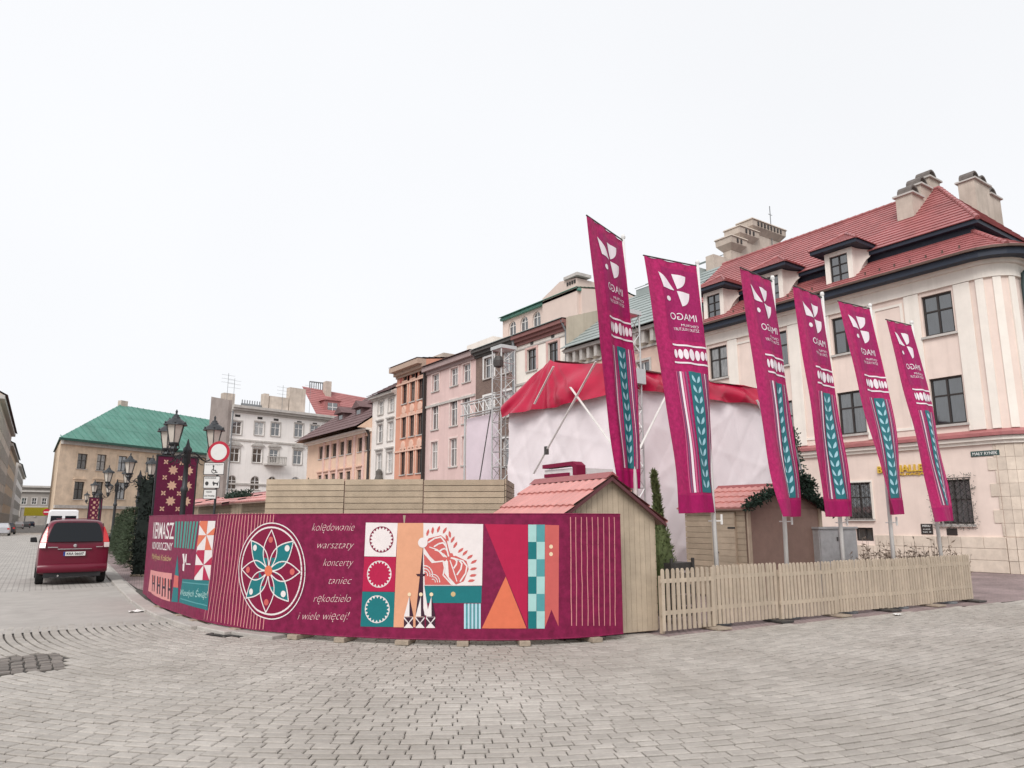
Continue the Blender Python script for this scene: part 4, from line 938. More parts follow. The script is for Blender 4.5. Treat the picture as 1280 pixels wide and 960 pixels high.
for k in range(9):
    s = (k + .5) * HL / 9; a, b = hsurf(s, 0, -.15), hsurf(s, 0, -.9); m_ = MB(); m_.bar(a + Vector((0, 0, .05)), a + Vector((0, 0, 1.72)), .07, .07); m_.bar(b + Vector((0, 0, .05)), a + Vector((0, 0, 1.5)), .06, .06); m_.build('prop', M_WOOD, hr)
for x in (200, 228, 247, 298, 372, 430, 505, 580, 656, 742):
    s = hpx(x, 740).x; a = hsurf(s, 0, .05); d = (hsurf(s + .05, 0) - hsurf(s - .05, 0)).normalized(); n = Vector((d.y, -d.x, 0))
    m_ = MB(); m_.obox(a - n * .38 - d * .09 + Vector((0, 0, .003)), d * (.16 + .05 * rw.random()), n * .42, (0, 0, .07)); m_.build('foot_block', M_BLOCK, hr, bevel=.008)
INK = {}
def inkm(k, c): return mat('print ' + k, c, .55, .05, 8, spec=.25)
IC = dict(white=inkm('white', (.74, .68, .67)), pink=inkm('pink', (.62, .26, .25)), teal=inkm('teal', (.010, .16, .175)), lteal=inkm('light teal', (.36, .58, .56)), mteal=inkm('mid teal', (.085, .30, .32)),
    crim=inkm('crimson', (.42, .012, .062)), orange=inkm('orange', (.66, .165, .085)), peach=inkm('peach', (.67, .33, .20)), coral=inkm('coral', (.55, .115, .105)), plum=inkm('plum', (.115, .008, .048)),
    black=inkm('black', (.045, .015, .03)), dred=inkm('dark red', (.20, .006, .04)), cream=inkm('cream', (.78, .62, .42)), grn=inkm('stripe green', (.06, .26, .22)), lblue=inkm('light blue', (.42, .62, .70)), gold=inkm('gold', (.55, .40, .2)))
layers = {}
def ink(lay, c): return layers.setdefault((lay, c), Ink())
def C3(X, Y): return hpx(440 + X / 3.556, 620 + Y / 3.556)
def CL(X, Y): return hpx(180 + X / 6.86, 650 + Y / 6.86)
def P3(lay, c, *pts): ink(lay, c).poly([C3(*p) for p in pts])
def PL(lay, c, *pts): ink(lay, c).poly([CL(*p) for p in pts])
# right picture panel
P3(1, 'white', (62, 118), (203, 120), (195, 270), (55, 268)); P3(1, 'crim', (55, 270), (195, 272), (190, 425), (46, 423)); P3(1, 'teal', (46, 425), (190, 427), (185, 582), (37, 580))
for (cx_, cy_), c, rr in (((131, 193), 'dred', 52), ((121, 347), 'white', 53), ((112, 503), 'white', 54)):
    o = C3(cx_, cy_); r = (C3(cx_ + rr, cy_) - o).length; n = 20
    ink(2, c).line([o + Vector((math.cos(a), math.sin(a))) * r for a in [2 * math.pi * k / 28 for k in range(28)]], .012, True)
    for k in range(n):
        a = 2 * math.pi * k / n; w_ = math.pi / n * .8
        ink(2, c).poly([o + Vector((math.cos(a - w_), math.sin(a - w_))) * r, o + Vector((math.cos(a + w_), math.sin(a + w_))) * r, o + Vector((math.cos(a), math.sin(a))) * r * .8])
P3(1, 'peach', (203, 120), (318, 120), (316, 583), (185, 583)); P3(1, 'white', (318, 120), (583, 125), (578, 398), (318, 398))
P3(1, 'teal', (318, 400), (577, 400), (575, 475), (318, 475)); ink(2, 'gold').disc(C3(450, 436), .035, .035, 14)
for k in range(5): P3(1, 'lblue', (498 + k * 16.5, 478), (506 + k * 16.5, 478), (506 + k * 16.5, 590), (498 + k * 16.5, 590))
P3(1, 'mteal', (506, 478), (514, 478), (514, 590), (506, 590))
for k in range(4): P3(1, 'mteal', (507 + k * 16.5, 478), (513.5 + k * 16.5, 478), (513.5 + k * 16.5, 590), (507 + k * 16.5, 590))
P3(1, 'crim', (590, 125), (782, 127), (778, 585)); P3(2, 'orange', (683, 358), (775, 588), (577, 588))
cc = [('lteal', 'mteal'), ('teal', 'lteal')]
for r in range(6):
    for c in range(2): x0 = 783 + c * 37; P3(1, cc[r % 2][c], (x0, 127 + r * 77), (x0 + 36.5, 127 + r * 77), (x0 + 36, 127 + r * 77 + 77), (x0, 127 + r * 77 + 77))
P3(1, 'coral', (857, 128), (920, 130), (918, 580), (886, 505)); P3(1, 'coral', (857, 128), (886, 505), (857, 585))
for y in (225, 258): ink(2, 'cream').disc(C3(884, y), .03, .03, 14)
for x in (970, 993, 1018, 1044, 1068, 1092, 1117, 1142, 1165): ink(1, 'pink').line([C3(x + (y - 93) * .01 + rw.gauss(0, .5), y) for y in range(95, 630, 60)], .014)
# church towers
for x, ya in ((252, 445), (303, 445), (350, 445)):
    P3(3, 'white', (x - 20, 535), (x + 4, 535), (x + 4, ya)); P3(3, 'black', (x + 4, 535), (x + 22, 535), (x + 4, ya)); ink(4, 'cream').disc(C3(x + 4, ya - 8), .028, .028, 12)
    P3(3, 'white', (x - 20, 537), (x + 20, 537), (x + 20, 586), (x - 20, 586)); P3(4, 'black', (x - 18, 538), (x + 18, 538), (x, 562)); P3(4, 'black', (x - 20, 545), (x - 3, 564), (x - 20, 584)); P3(4, 'black', (x + 20, 545), (x + 3, 564), (x + 20, 584))
P3(2, 'black', (316, 225), (318, 400), (316, 530), (283, 530)); P3(2, 'white', (316, 225), (322, 400), (342, 530), (318, 530)); ink(4, 'white').disc(C3(316, 207), .075, .075, 20); P3(4, 'black', (285, 346), (330, 346), (322, 356), (292, 356))
# papercut bird on the white panel (drawn in its own crop, 9.14 px to a pixel)
def CB(X, Y): return hpx(500 + X / 9.14, 640 + Y / 9.14)
def PB(lay, c, *pts): ink(lay, c).poly([CB(*p) for p in pts])
PB(2, 'coral', (275, 400), (330, 300), (470, 265), (535, 320), (560, 430), (575, 470), (520, 560), (400, 560), (340, 500)); PB(2, 'coral', (545, 510), (640, 500), (760, 560), (785, 650), (730, 790), (640, 830), (560, 740))
PB(2, 'coral', (275, 480), (380, 575), (500, 570), (510, 700), (600, 832), (285, 832)); PB(2, 'coral', (520, 470), (600, 470), (620, 520), (540, 560))
for off in (0, 1, 2):
    q = 1 - off * .28
    ink(3, 'white').line([CB(560 + (x - 560) * q, 520 + (y - 520) * q) for x, y in ((330, 345), (400, 300), (470, 285), (520, 350), (550, 480))], .022)
    ink(3, 'white').line([CB(560 + (x - 560) * q, 520 + (y - 520) * q) for x, y in ((340, 400), (430, 430), (500, 510))], .014)
    ink(3, 'white').line([CB(560 + (x - 560) * q, 520 + (y - 520) * q) for x, y in ((620, 530), (720, 560), (765, 620), (750, 700), (690, 790))], .022)
    ink(3, 'white').line([CB(560 + (x - 560) * q, 520 + (y - 520) * q) for x, y in ((590, 600), (620, 690), (650, 790))], .014)
ink(3, 'white').line([CB(x, y) for x, y in ((280, 470), (370, 575), (495, 560), (510, 640), (495, 720), (590, 825))], .02)
for k in range(3): r = 90 - k * 28; ink(3, 'white').line([CB(285 + r * 1.0 * math.cos(a), 720 - r * 1.2 * math.sin(a)) for a in [R(t_) for t_ in range(-10, 100, 18)]], .015); ink(3, 'white').line([CB(375 + r * .9 * math.cos(a), 800 - r * math.sin(a)) for a in [R(t_) for t_ in range(0, 120, 20)]], .013)
for x, y, a in ((318, 240, 75), (375, 215, 85), (440, 200, 70), (510, 215, 60), (570, 260, 100), (600, 320, 60), (630, 380, 60), (690, 440, 40), (740, 470, 45), (795, 515, 35), (840, 570, 30), (835, 650, 15), (830, 725, 10), (810, 785, 10), (540, 300, 110)):
    c = CB(x, y); L = .062; d = Vector((math.cos(R(a)), math.sin(R(a)))); q = Vector((-d.y, d.x)); ink(2, 'coral').poly([c - d * L * .8, c - d * .2 * L + q * L * .33, c + d * L * .5 + q * L * .25, c + d * L, c + d * .4 * L - q * L * .33, c - d * .4 * L - q * L * .25])
# rosette
tips = [(340.5, 662.5), (367, 676.3), (375.5, 715), (360.7, 751.7), (333, 765.3), (308.3, 747.5), (303.3, 711.7), (314.7, 675.8)]
o = hpx(336.5, 713.5); T = [hpx(*p) for p in tips]
ro = hpx(340.8, 713.8)
def ellp(x, y, rx, ry, n=56): return [hpx(x + rx * math.cos(2 * math.pi * k / n), y + ry * math.sin(2 * math.pi * k / n)) for k in range(n)]
ink(2, 'dred').poly(ellp(339.5, 713.5, 40.5, 59)); ink(3, 'white').line(ellp(340.3, 713.8, 41.3, 60), .018, True); ink(3, 'white').line(ellp(339.8, 713.6, 37.4, 54.5), .026, True)
for k, t_ in enumerate(T):
    d = t_ - o; q = Vector((-d.y, d.x)) * .235; n = 12
    lf = [o + d * (j / n) + q * (math.sin(math.pi * (j / n) ** .9) * 1.0) for j in range(n + 1)]; rt_ = [o + d * (j / n) - q * (math.sin(math.pi * (j / n) ** .9)) for j in range(n + 1)]
    ink(4, 'teal' if k % 2 else 'dred').poly(lf + rt_[::-1][1:-1]); ink(5, 'white').line(lf, .019); ink(5, 'white').line(rt_, .019)
    ink(6, 'white' if k % 2 else 'coral').disc(o + d * .76, .05, .05, 14)
ink(6, 'orange').disc(o, .085, .085, 18)
# wavering stripes behind the rosette
for k in range(19):
    x0 = 273.5 + k * 3.85; x1 = x0 - 18 + k * .25
    if k < 14: ink(1, 'pink').line([hpx(x0 + (x1 - x0) * t / 8 + math.sin(t * 1.3 + k * .5) * .5, 642 + (774 + k * .8 - 642) * t / 8) for t in range(9)], .02)
    else:
        ink(1, 'pink').line([hpx(x0 + (x1 - x0) * t / 8, 642 + 136 * t / 8) for t in range(0, 3)], .018); ink(1, 'pink').line([hpx(x0 + (x1 - x0) * t / 8, 642 + 144 * t / 8) for t in range(6, 9)], .018)
# script lines
def script(txt, xa, xb, yb, hpxl):
    a, b = hpx(xa, yb), hpx(xb, yb); up_ = hpx(xb, yb - hpxl); H_ = (up_.y - b.y)
    ink(1, 'cream2').text(txt, lambda x, y, bb: (a.x + (b.x - a.x) * (x - bb[0]) / (bb[1] - bb[0]), a.y + (b.y - a.y) * (x - bb[0]) / (bb[1] - bb[0]) + y * H_ / .72), shear=.42, bold=-.02)
IC['cream2'] = inkm('pale pink lettering', (.74, .55, .52))
for tx, xa, xb, yb, h_ in (('kolędowanie', 390, 443, 663.5, 10.5), ('warsztaty', 397, 442.5, 685.5, 10), ('koncerty', 404, 441.5, 707.5, 10), ('taniec', 411, 439.5, 730, 10), ('rękodzieło', 392, 438.5, 752.5, 10.5), ('i wiele więcej!', 372, 437, 774.5, 10.5)): script(tx, xa, xb, yb, h_)
# left block
def block(txt, lay, c, TL, TR, BR, BL, **k):
    a, b, c_, d = [CL(*p) for p in (TL, TR, BR, BL)]
    ink(lay, c).text(txt, lambda x, y, bb: tuple(d.lerp(c_, (x - bb[0]) / (bb[1] - bb[0])).lerp(a.lerp(b, (x - bb[0]) / (bb[1] - bb[0])), (y - bb[2]) / (bb[3] - bb[2]))), **k)
block('KIERMASZ', 1, 'white', (84, 18), (264, 22), (256, 165), (76, 160), bold=.008)
block('NOWOROCZNY', 1, 'white', (75, 186), (250, 196), (245, 262), (72, 248), bold=.006)
block('Mały Rynek Kraków', 1, 'gold', (72, 285), (240, 305), (236, 372), (68, 345), shear=.4)
PL(1, 'pink', (60, 427), (240, 457), (222, 700), (38, 605))
for k in range(4):
    x = 72 + k * 45; y = 470 + k * 11; h_ = 140 + k * 12
    PL(2, 'black', (x, y), (x + 9, y + 2), (x + 4, y + h_), (x - 4, y + h_ - 2)); PL(2, 'black', (x + 20, y + 5), (x + 29, y + 7), (x + 23, y + h_ + 4), (x + 15, y + h_ + 2)); PL(2, 'black', (x + 2, y + h_ * .45), (x + 26, y + h_ * .48), (x + 25, y + h_ * .6), (x + 1, y + h_ * .57)); PL(2, 'coral', (x + 10, y + 10), (x + 17, y + 11), (x + 16, y + h_ * .4), (x + 9, y + h_ * .4))
for k in range(8):
    a, b = k / 8, (k + .62) / 8; q = lambda t, v: (272 + 206 * t - v * (12 + 24 * t), 12 + v * (223 + 15 * t)); PL(1, 'grn', q(a, 0), q(b, 0), q(b, 1), q(a, 1))
PL(1, 'teal', (290, 300), (300, 480), (290, 705), (234, 700)); PL(2, 'coral', (262, 470), (299, 480), (296, 580), (252, 575))
PL(1, 'white', (330, 292), (345, 288), (352, 370), (338, 375)); PL(1, 'white', (352, 350), (362, 290), (372, 292), (366, 372)); PL(1, 'white', (332, 375), (350, 372), (345, 440), (330, 432)); PL(1, 'white', (364, 372), (402, 374), (402, 384), (364, 382))
rows = [(482, 615, 8), (470, 601, 130), (455, 588, 258), (442, 580, 386), (434, 568, 515)]
for r in range(4):
    (a0, b0, y0), (a1, b1, y1) = rows[r], rows[r + 1]; m0, m1 = (a0 + b0) / 2, (a1 + b1) / 2; col = 'orange' if r < 2 else 'crim'
    PL(1, 'white', (a0, y0), (b0, y0), (b1, y1), (a1, y1))
    cm = ((m0 + m1) / 2, (y0 + y1) / 2)
    if r % 2 == 0: PL(2, col, (a0 + 6, y0), (m0, y0), (m1, y1)); PL(2, col, (b0, (y0 + y1) / 2 - 8), (b1, y1), (m1, y1)) ; PL(2, col, (a0 - 4, y0 + 30), (a0 + 6, y0), (m1, y1))
    else: PL(2, col, (a0, y0), (m0, y0), (a1, y1 - 20)); PL(2, col, (m0, y0), (b1 - 4, y1), (m1, y1))
PL(1, 'teal', (330, 505), (565, 520), (548, 775), (300, 705)); 
for v in (.14, .86): ink(2, 'mteal').line([CL(335 - 25 * v, 505 + 195 * v), CL(558 - 15 * v, 520 + 250 * v)], .02)
block('Wesołych Świąt!', 2, 'lteal', (318, 575), (552, 590), (545, 690), (310, 660), shear=.35)
for (lay, c), I in sorted(layers.items()):
    I.build('printed_' + {'white': 'white_shapes', 'cream2': 'script_lettering'}.get(c, c + '_shapes'), IC[c], vin, hsurf, .0022 * lay + .001, SS, TS, True)

# ------------------------------------------------------------------ stalls
M_RTILE = mat('salmon metal tile', (.56, .245, .22), .42, .08, 6, .05, 30, rnd=.06, spec=.5, dirt=.15)
M_RDARK = mat('dark red ridge', (.30, .085, .085), .5, .1, 6)
M_TRIM = mat('dark wine verge board', (.10, .03, .035), .6)
_tl = {}
def tilemesh(w, l):
    k = (round(w, 3), round(l, 3))
    if k not in _tl:
        n = 6; v = []; f = []
        for j, (yy, zz) in enumerate(((0, .028), (0.02, .034), (l * 1.04, .0))):
            for i in range(n + 1): x = w * i / n; v.append((x, yy, zz + .020 * (1 - math.cos(2 * math.pi * i / n)) / 2))
        for j in range(2):
            for i in range(n): a = j * (n + 1) + i; f.append((a, a + 1, a + n + 2, a + n + 1))
        b = len(v)
        for i in range(n + 1): v.append((w * i / n, 0.0, -.004))
        for i in range(n): f.append((b + i, b + i + 1, i + 1, i))
        me = bpy.data.meshes.new('roof_tile'); me.from_pydata(v, [], f); me.materials.append(M_RTILE); _tl[k] = me
    return _tl[k]
def tileslope(parent, A, along_, up_, L, W, nr, tw=.19, back=True):
    """roof slope: corner A, unit vectors along the eave and up the slope"""
    A, e, u = Vector(A), Vector(along_).normalized(), Vector(up_).normalized(); n = e.cross(u); nc = max(1, round(L / tw)); w_ = L / nc; l = W / nr
    if n.z < 0: n = -n; A = A + e * L; e = -e
    me = tilemesh(w_, l); org = ORG[root_of(parent)]
    for r in range(nr):
        for c in range(nc):
            o = link('roof_tile', me, None, parent); p = A + e * w_ * c + u * l * r + n * .012
            o.matrix_local = Matrix(((e.x, u.x, n.x, p.x - org.x), (e.y, u.y, n.y, p.y - org.y), (e.z, u.z, n.z, p.z - org.z), (0, 0, 0, 1)))
def hut(name, label, x0, x1, y0, y1, ze, zr, xr, ov, nrow, front='v', boards=.105, group=None, tiles=True):
    """gabled stall, ridge along Y at xr, gable fronts facing -Y and +Y"""
    t = thing(name, label, 'stall', ((x0 + x1) / 2, (y0 + y1) / 2, 0), group)
    zt = lambda x: ze + (zr - ze) * (1 - abs(x - xr) / ((xr - x0) if x < xr else (x1 - xr)))
    m_ = MB(); m_.box(x0 + .02, x1 - .02, y0 + .02, y1 - .02, 0.02, ze - .05); m_.build('core', M_WOODB, t)
    m_ = MB(); m_.prism([(x0 + .02, y0 + .02, ze - .05), (x1 - .02, y0 + .02, ze - .05), (xr, y0 + .02, zr - .06)], (0, y1 - y0 - .04, 0)); m_.build('loft', M_WOODB, t)
    if front == 'v':
        n = round((x1 - x0) / boards)
        for k in range(n):
            a, b = x0 + (x1 - x0) * k / n + .003, x0 + (x1 - x0) * (k + 1) / n - .003; za, zb = zt(a) - .03, zt(b) - .03; m_ = MB()
            m_.hexa([(a, y0, .03), (b, y0, .03), (b, y0 + .02, .03), (a, y0 + .02, .03), (a, y0, za), (b, y0, zb), (b, y0 + .02, zb), (a, y0 + .02, za)]); m_.build('board', M_WOODV, t)
    for sx, xa in ((-1, x0), (1, x1)):      # horizontal side boards, one mesh shared
        n = round((ze - .1) / .135); me = bpy.data.meshes.new('board'); h = (ze - .1) / n
        mb = MB(); mb.box(-.01, .012, y0, y1, .004, h - .004); me.from_pydata([v - Vector((0, 0, 0)) for v in mb.v], [], mb.f); me.materials.append(M_WOOD); org = ORG[t.name]
        for k in range(n): link('board', me, None, t, loc=Vector((xa + sx * .002, 0, .04 + k * h)) - org)
    if tiles:
        for xa in (x0 - ov, x1 + ov):
            zl = ze - ov * (zr - ze) / ((xr - x0) if xa < xr else (x1 - xr)); A = Vector((xa, y0 - .14, zl)); up_ = Vector((xr - xa, 0, zr - zl)); tileslope(t, A, (0, 1, 0), up_, y1 - y0 + .28, up_.length, nrow)
            m_ = MB(); m_.prism([A + Vector((0, .01, -.06)), A + Vector((0, .01, -.005)), Vector((xr, A.y + .01, zr - .005)), Vector((xr, A.y + .01, zr - .07))], (0, .03, 0)); m_.build('verge_board', M_TRIM, t)
            m_ = MB(); m_.prism([A + Vector((0, .04, -.03)), A + Vector((0, .04, .0)), Vector((xr, A.y + .04, zr)), Vector((xr, A.y + .04, zr - .03))], (0, y1 - y0 + .2, 0)); m_.build('roof_deck', M_WOODB, t)
        m_ = MB(); m_.prism([(xr - .13, y0 - .15, zr - .03), (xr, y0 - .15, zr + .075), (xr + .13, y0 - .15, zr - .03), (xr, y0 - .15, zr + .03)], (0, y1 - y0 + .3, 0)); m_.build('ridge_cap', M_RDARK, t)
    return t
h1 = hut('market_stall', 'small beige boarded stall with salmon tiled roof behind the hoarding end', 7.18, 9.06, 8.68, 10.95, 1.86, 2.50, 8.13, .16, 3)
h1.rotation_euler.z = R(-7); h1.location += Vector((.10, .17, 0))
h2 = hut('market_stall', 'beige and brown stall with fir garland and side door behind the fence', 14.1, 17.05, 10.8, 12.6, 2.1, 2.62, 15.6, .14, 4, front=None)
m_ = MB(); m_.box(14.12, 17.03, 10.76, 10.8, .1, 2.08); m_.build('shutter', M_WOODB, h2)
m_ = MB(); m_.prism([(14.1, 10.77, 2.085), (17.05, 10.77, 2.085), (15.6, 10.77, 2.6)], (0, .03, 0)); m_.build('gable_board', M_WOODB, h2)
for x in (14.1, 16.95): m_ = MB(); m_.box(x, x + .1, 10.72, 10.76, 0, 2.09); m_.build('corner_post', M_WOODV, h2)
dm = MB(); dm.box(14.04, 14.085, 11.05, 11.75, .1, 1.98); dd = dm.build('door', M_WOODV, h2)
for k in range(13): m_ = MB(); m_.box(14.03, 14.04, 11.06, 11.74, .12 + k * .143, .255 + k * .143); m_.build('door_board', M_WOODV, dd)
m_ = MB(); m_.bar((14.0, 11.66, 1.05), (14.0, 11.53, 1.05), .03, .03); m_.bar((14.04, 11.66, 1.05), (14.0, 11.66, 1.05), .03, .03); m_.build('handle', M_IRON, dd)
for z in (.5, 1.6): m_ = MB(); m_.box(14.02, 14.03, 11.04, 11.25, z, z + .04); m_.build('hinge', M_IRON, dd)
# greenery helpers
M_FIR = mat('fir needles', (.028, .052, .036), .75, .35, 12, rnd=.2, island=True, spec=.25)
M_FIRL = mat('fresh fir needles', (.055, .085, .045), .75, .3, 10, rnd=.25, island=True, spec=.25)
def sprigs(mb, pts_r, n, rnd, ln=.09, wd=.02, droop=0):
    """n needle sprigs scattered round the given (point, radius) list"""
    for _ in range(n):
        p, r = pts_r[rnd.randrange(len(pts_r))]; d = Vector((rnd.gauss(0, 1), rnd.gauss(0, 1), rnd.gauss(0, 1))).normalized()
        a = p + d * r * rnd.uniform(.35, .95); e = (d + Vector((rnd.gauss(0, .5), rnd.gauss(0, .5), rnd.gauss(0, .5) - droop))).normalized() * ln * rnd.uniform(.6, 1.3)
        q = e.cross(Vector((rnd.gauss(0, 1), rnd.gauss(0, 1), rnd.gauss(0, 1)))).normalized() * wd * rnd.uniform(.6, 1.4)
        mb.add([a - q * .4, a + e * .5 - q, a + e, a + e * .5 + q], [(0, 1, 2, 3)])
def garland(label, line, r, n, rnd, group=None, m=None):
    pr = []
    for a, b in zip(line, line[1:]):
        a, b = Vector(a), Vector(b); k = max(2, int((b - a).length / (r * .6)))
        for i in range(k): pr.append((a.lerp(b, i / k) + Vector((rnd.gauss(0, r * .15), rnd.gauss(0, r * .15), rnd.gauss(0, r * .2))), r * rnd.uniform(.8, 1.2)))
    mb = MB(); sprigs(mb, pr, n, rnd); mb.tube(line, r * .45, 6); return tagit(mb.build('fir_garland', m or M_FIR, fix=False), label, 'garland', group)
rf = random.Random(21)
garland('dark fir garland along the gable of the beige and brown stall', [(13.95, 10.6, 2.12), (14.8, 10.6, 2.42), (15.6, 10.6, 2.72), (16.4, 10.6, 2.42), (17.25, 10.6, 2.08), (17.6, 10.6, 1.95)], .12, 2200, rf)
garland('thick bunch of fir branches heaped over the stall ridge beside a flagpole', [(15.75, 10.58, 2.55), (16.05, 10.58, 2.8), (16.3, 10.58, 2.75), (16.45, 10.58, 2.5)], .16, 1200, rf)
# long flat stall of plank panels
bl_, br_ = Vector((4.3, 14.8, 0)), Vector((8.02, 11.75, 0)); bd = (br_ - bl_).normalized(); bn = Vector((bd.y, -bd.x, 0)); BLn = (br_ - bl_).length
FB = Fac(bl_, bd, bn); bt = thing('plank_stall', 'long flat topped stall clad in horizontal beige planks in three panels', 'stall', (6.3, 13.3, 0))
m_ = MB(); FB.box(m_, .03, BLn - .03, 0.02, 2.52, -2.2, -.03); m_.build('core', M_WOODB, bt)
PH = 2.6
for a, b, dz in ((0, BLn * .333, .01), (BLn * .336, BLn * .664, 0.0), (BLn * .667, BLn, -.015)):
    n = 22; h = PH / n; me = None
    for k in range(n):
        m_ = MB(); FB.box(m_, a + .004, b - .004, k * h + .006 + dz, (k + 1) * h - .006 + dz, -.025, rf.uniform(-.003, .004)); m_.build('plank', M_WOOD, bt)
    for u in (a + .02, b - .09): m_ = MB(); FB.box(m_, u, u + .07, .05, PH + dz - .02, -.07, -.026); m_.build('batten', M_WOOD, bt)
for k in range(22): m_ = MB(); h = PH / 22; FB.box(m_, BLn + .003, BLn + .028, k * h + .006, (k + 1) * h - .006, -2.2, -.03); m_.build('plank', M_WOOD, bt)
m_ = MB(); FB.box(m_, .0, BLn, 2.525, 2.565, -2.2, -.03); m_.build('roof', M_WOODB, bt)
# stalls along the left side
hut('market_stall', 'salmon roofed stall with boarded wall just left of the plank stall', 6.0, 8.2, 19.0, 23.0, 2.38, 2.66, 7.1, .35, 3)
hut('market_stall', 'second salmon roofed stall standing behind the round traffic sign', 6.0, 8.2, 24.2, 29.0, 2.38, 2.66, 7.1, .35, 3)
hut('market_stall', 'third salmon roofed stall farther along behind the spruces', 6.0, 8.2, 31.0, 36.0, 2.38, 2.66, 7.1, .35, 3)
garland('fir boughs lying along the roof of the second salmon stall', [(6.5, 24.2, 2.6), (6.5, 27, 2.6)], .16, 1100, rf)
garland('fir boughs lying along the roof of the stall nearest the plank stall', [(6.9, 19.4, 2.75), (6.8, 22.6, 2.75)], .13, 1000, rf)
# ------------------------------------------------------------------ picket fence, panel by panel
fa, fb = Vector((8.87, 8.56, 0)), Vector((18.12, 7.83, 0)); fd = (fb - fa).normalized(); fn = Vector((fd.y, -fd.x, 0)); FL = (fb - fa).length
M_PICK = mat('beige fence paint', (.45, .37, .285), .7, .10, 7, .2, 40, rnd=.10, dirt=.12)
pk = MB(); prof = [(-.0325, 0), (.0325, 0), (.0325, .93), (.025, .955), (.013, .968), (0, .972), (-.013, .968), (-.025, .955), (-.0325, .93)]
pk.prism([(x, 0, z) for x, z in prof], (0, .02, 0)); pkm = bpy.data.meshes.new('picket'); pkm.from_pydata(pk.v, [], pk.f)
bm = bmesh.new(); bm.from_mesh(pkm); bmesh.ops.recalc_face_normals(bm, faces=bm.faces); bm.to_mesh(pkm); bm.free(); pkm.materials.append(M_PICK)
ang = math.atan2(fd.y, fd.x)
plabels = ['fence panel standing against the boarded stall', 'fence panel in front of the stall door', 'fence panel in front of the brown shutter', 'fence panel before the grey metal cabinet', 'fence panel before the dried stems', 'end fence panel nearest the building wall']
lens = [1.22, 1.62, 1.6, 1.6, 1.6, FL - 1.22 - 1.62 - 4.8]; s0 = 0
for k, L in enumerate(lens):
    t = thing('fence_panel', 'beige picket ' + plabels[k], 'fence', fa + fd * (s0 + L / 2)); org = ORG[t.name]; yo = rf.uniform(-.03, .03); tilt = rf.uniform(-.012, .012)
    n = round(L / (.112 if k < 1 else .094 + .004 * rf.random())); zo = .05 + .012 * (k % 2)
    for i in range(n):
        p = fa + fd * (s0 + L * (i + .5) / n) + fn * (.02 + yo)
        o = link('picket', pkm, None, t); o.location = p - org + Vector((0, 0, zo + rf.uniform(-.006, .006))); o.rotation_euler = (0, rf.gauss(0, .006), ang)
    for z in (.24, .74):
        m_ = MB(); a = fa + fd * (s0 + .01) + fn * (yo - .012); m_.obox(a + Vector((0, 0, z + zo)), fd * (L - .02), fn * .03, (0, 0, .065)); m_.build('rail', M_PICK, t)
    for u in (.08, L - .08):
        m_ = MB(); a = fa + fd * (s0 + u) + fn * (yo - .09); m_.obox(a - fd * .03, fd * .06, fn * .06, (0, 0, .9)); m_.build('post', M_PICK, t)
    m_ = MB(); a = fa + fd * (s0 + L - .02) + fn * (yo - .22); m_.obox(a - fd * .16 + Vector((0, 0, .003)), fd * .32, fn * .44, (0, 0, .035)); m_.build('foot_plate', M_IRON if k % 2 else M_BLOCK, t, bevel=.006)
    s0 += L
# ------------------------------------------------------------------ banner flags
M_FLAG = mat('crimson banner cloth', (.39, .016, .11), .6, .28, 14, .1, 25, spec=.2)
FI = dict(white=mat('flag white', (.80, .72, .76), .55, .03), teal=mat('flag teal', (.012, .15, .175), .55, .06), lblue=mat('flag light blue', (.36, .60, .68), .55, .04), pink=mat('flag pink', (.60, .12, .25), .55, .05), mauve=mat('flag mauve', (.20, .075, .16), .55, .05), plain=mat('flag hem magenta', (.33, .006, .095), .6, .15, 12, spec=.2), deep=mat('flag deep plum', (.32, .014, .105), .6, .2, 20, spec=.2))
M_POLE = mat('white pole', (.70, .69, .67), .4, .05, 5, spec=.5)
flags = [  # pole foot pixel, distance, pole top pixel, TL, BL, BR, label
    (800, 13.2, (779, 302), (733, 270), (769, 609), (800, 611), 'tall crimson banner flag with mirrored white logo rising behind the small stall'),
    (896, 13.25, (872, 334), (804, 320), (854, 641), (898, 641), 'crimson banner flag with teal leaf band in front of the stall door'),
    (981, 14.05, (966, 353), (925, 335), (977, 646), (998, 646), 'crimson banner flag turned nearly edge on before the brown shutter'),
    (1053, 14.85, (1028, 373), (992, 358), (1032, 646), (1061, 646), 'crimson banner flag standing before the grey metal cabinet'),
    (1116, 15.65, (1088, 387), (1047, 377), (1112, 643), (1128, 643), 'crimson banner flag crossing the golden wall letters'),
    (1177, 16.55, (1140, 408), (1107, 400), (1173, 652), (1192, 651), 'crimson banner flag crossing the grilled window')]
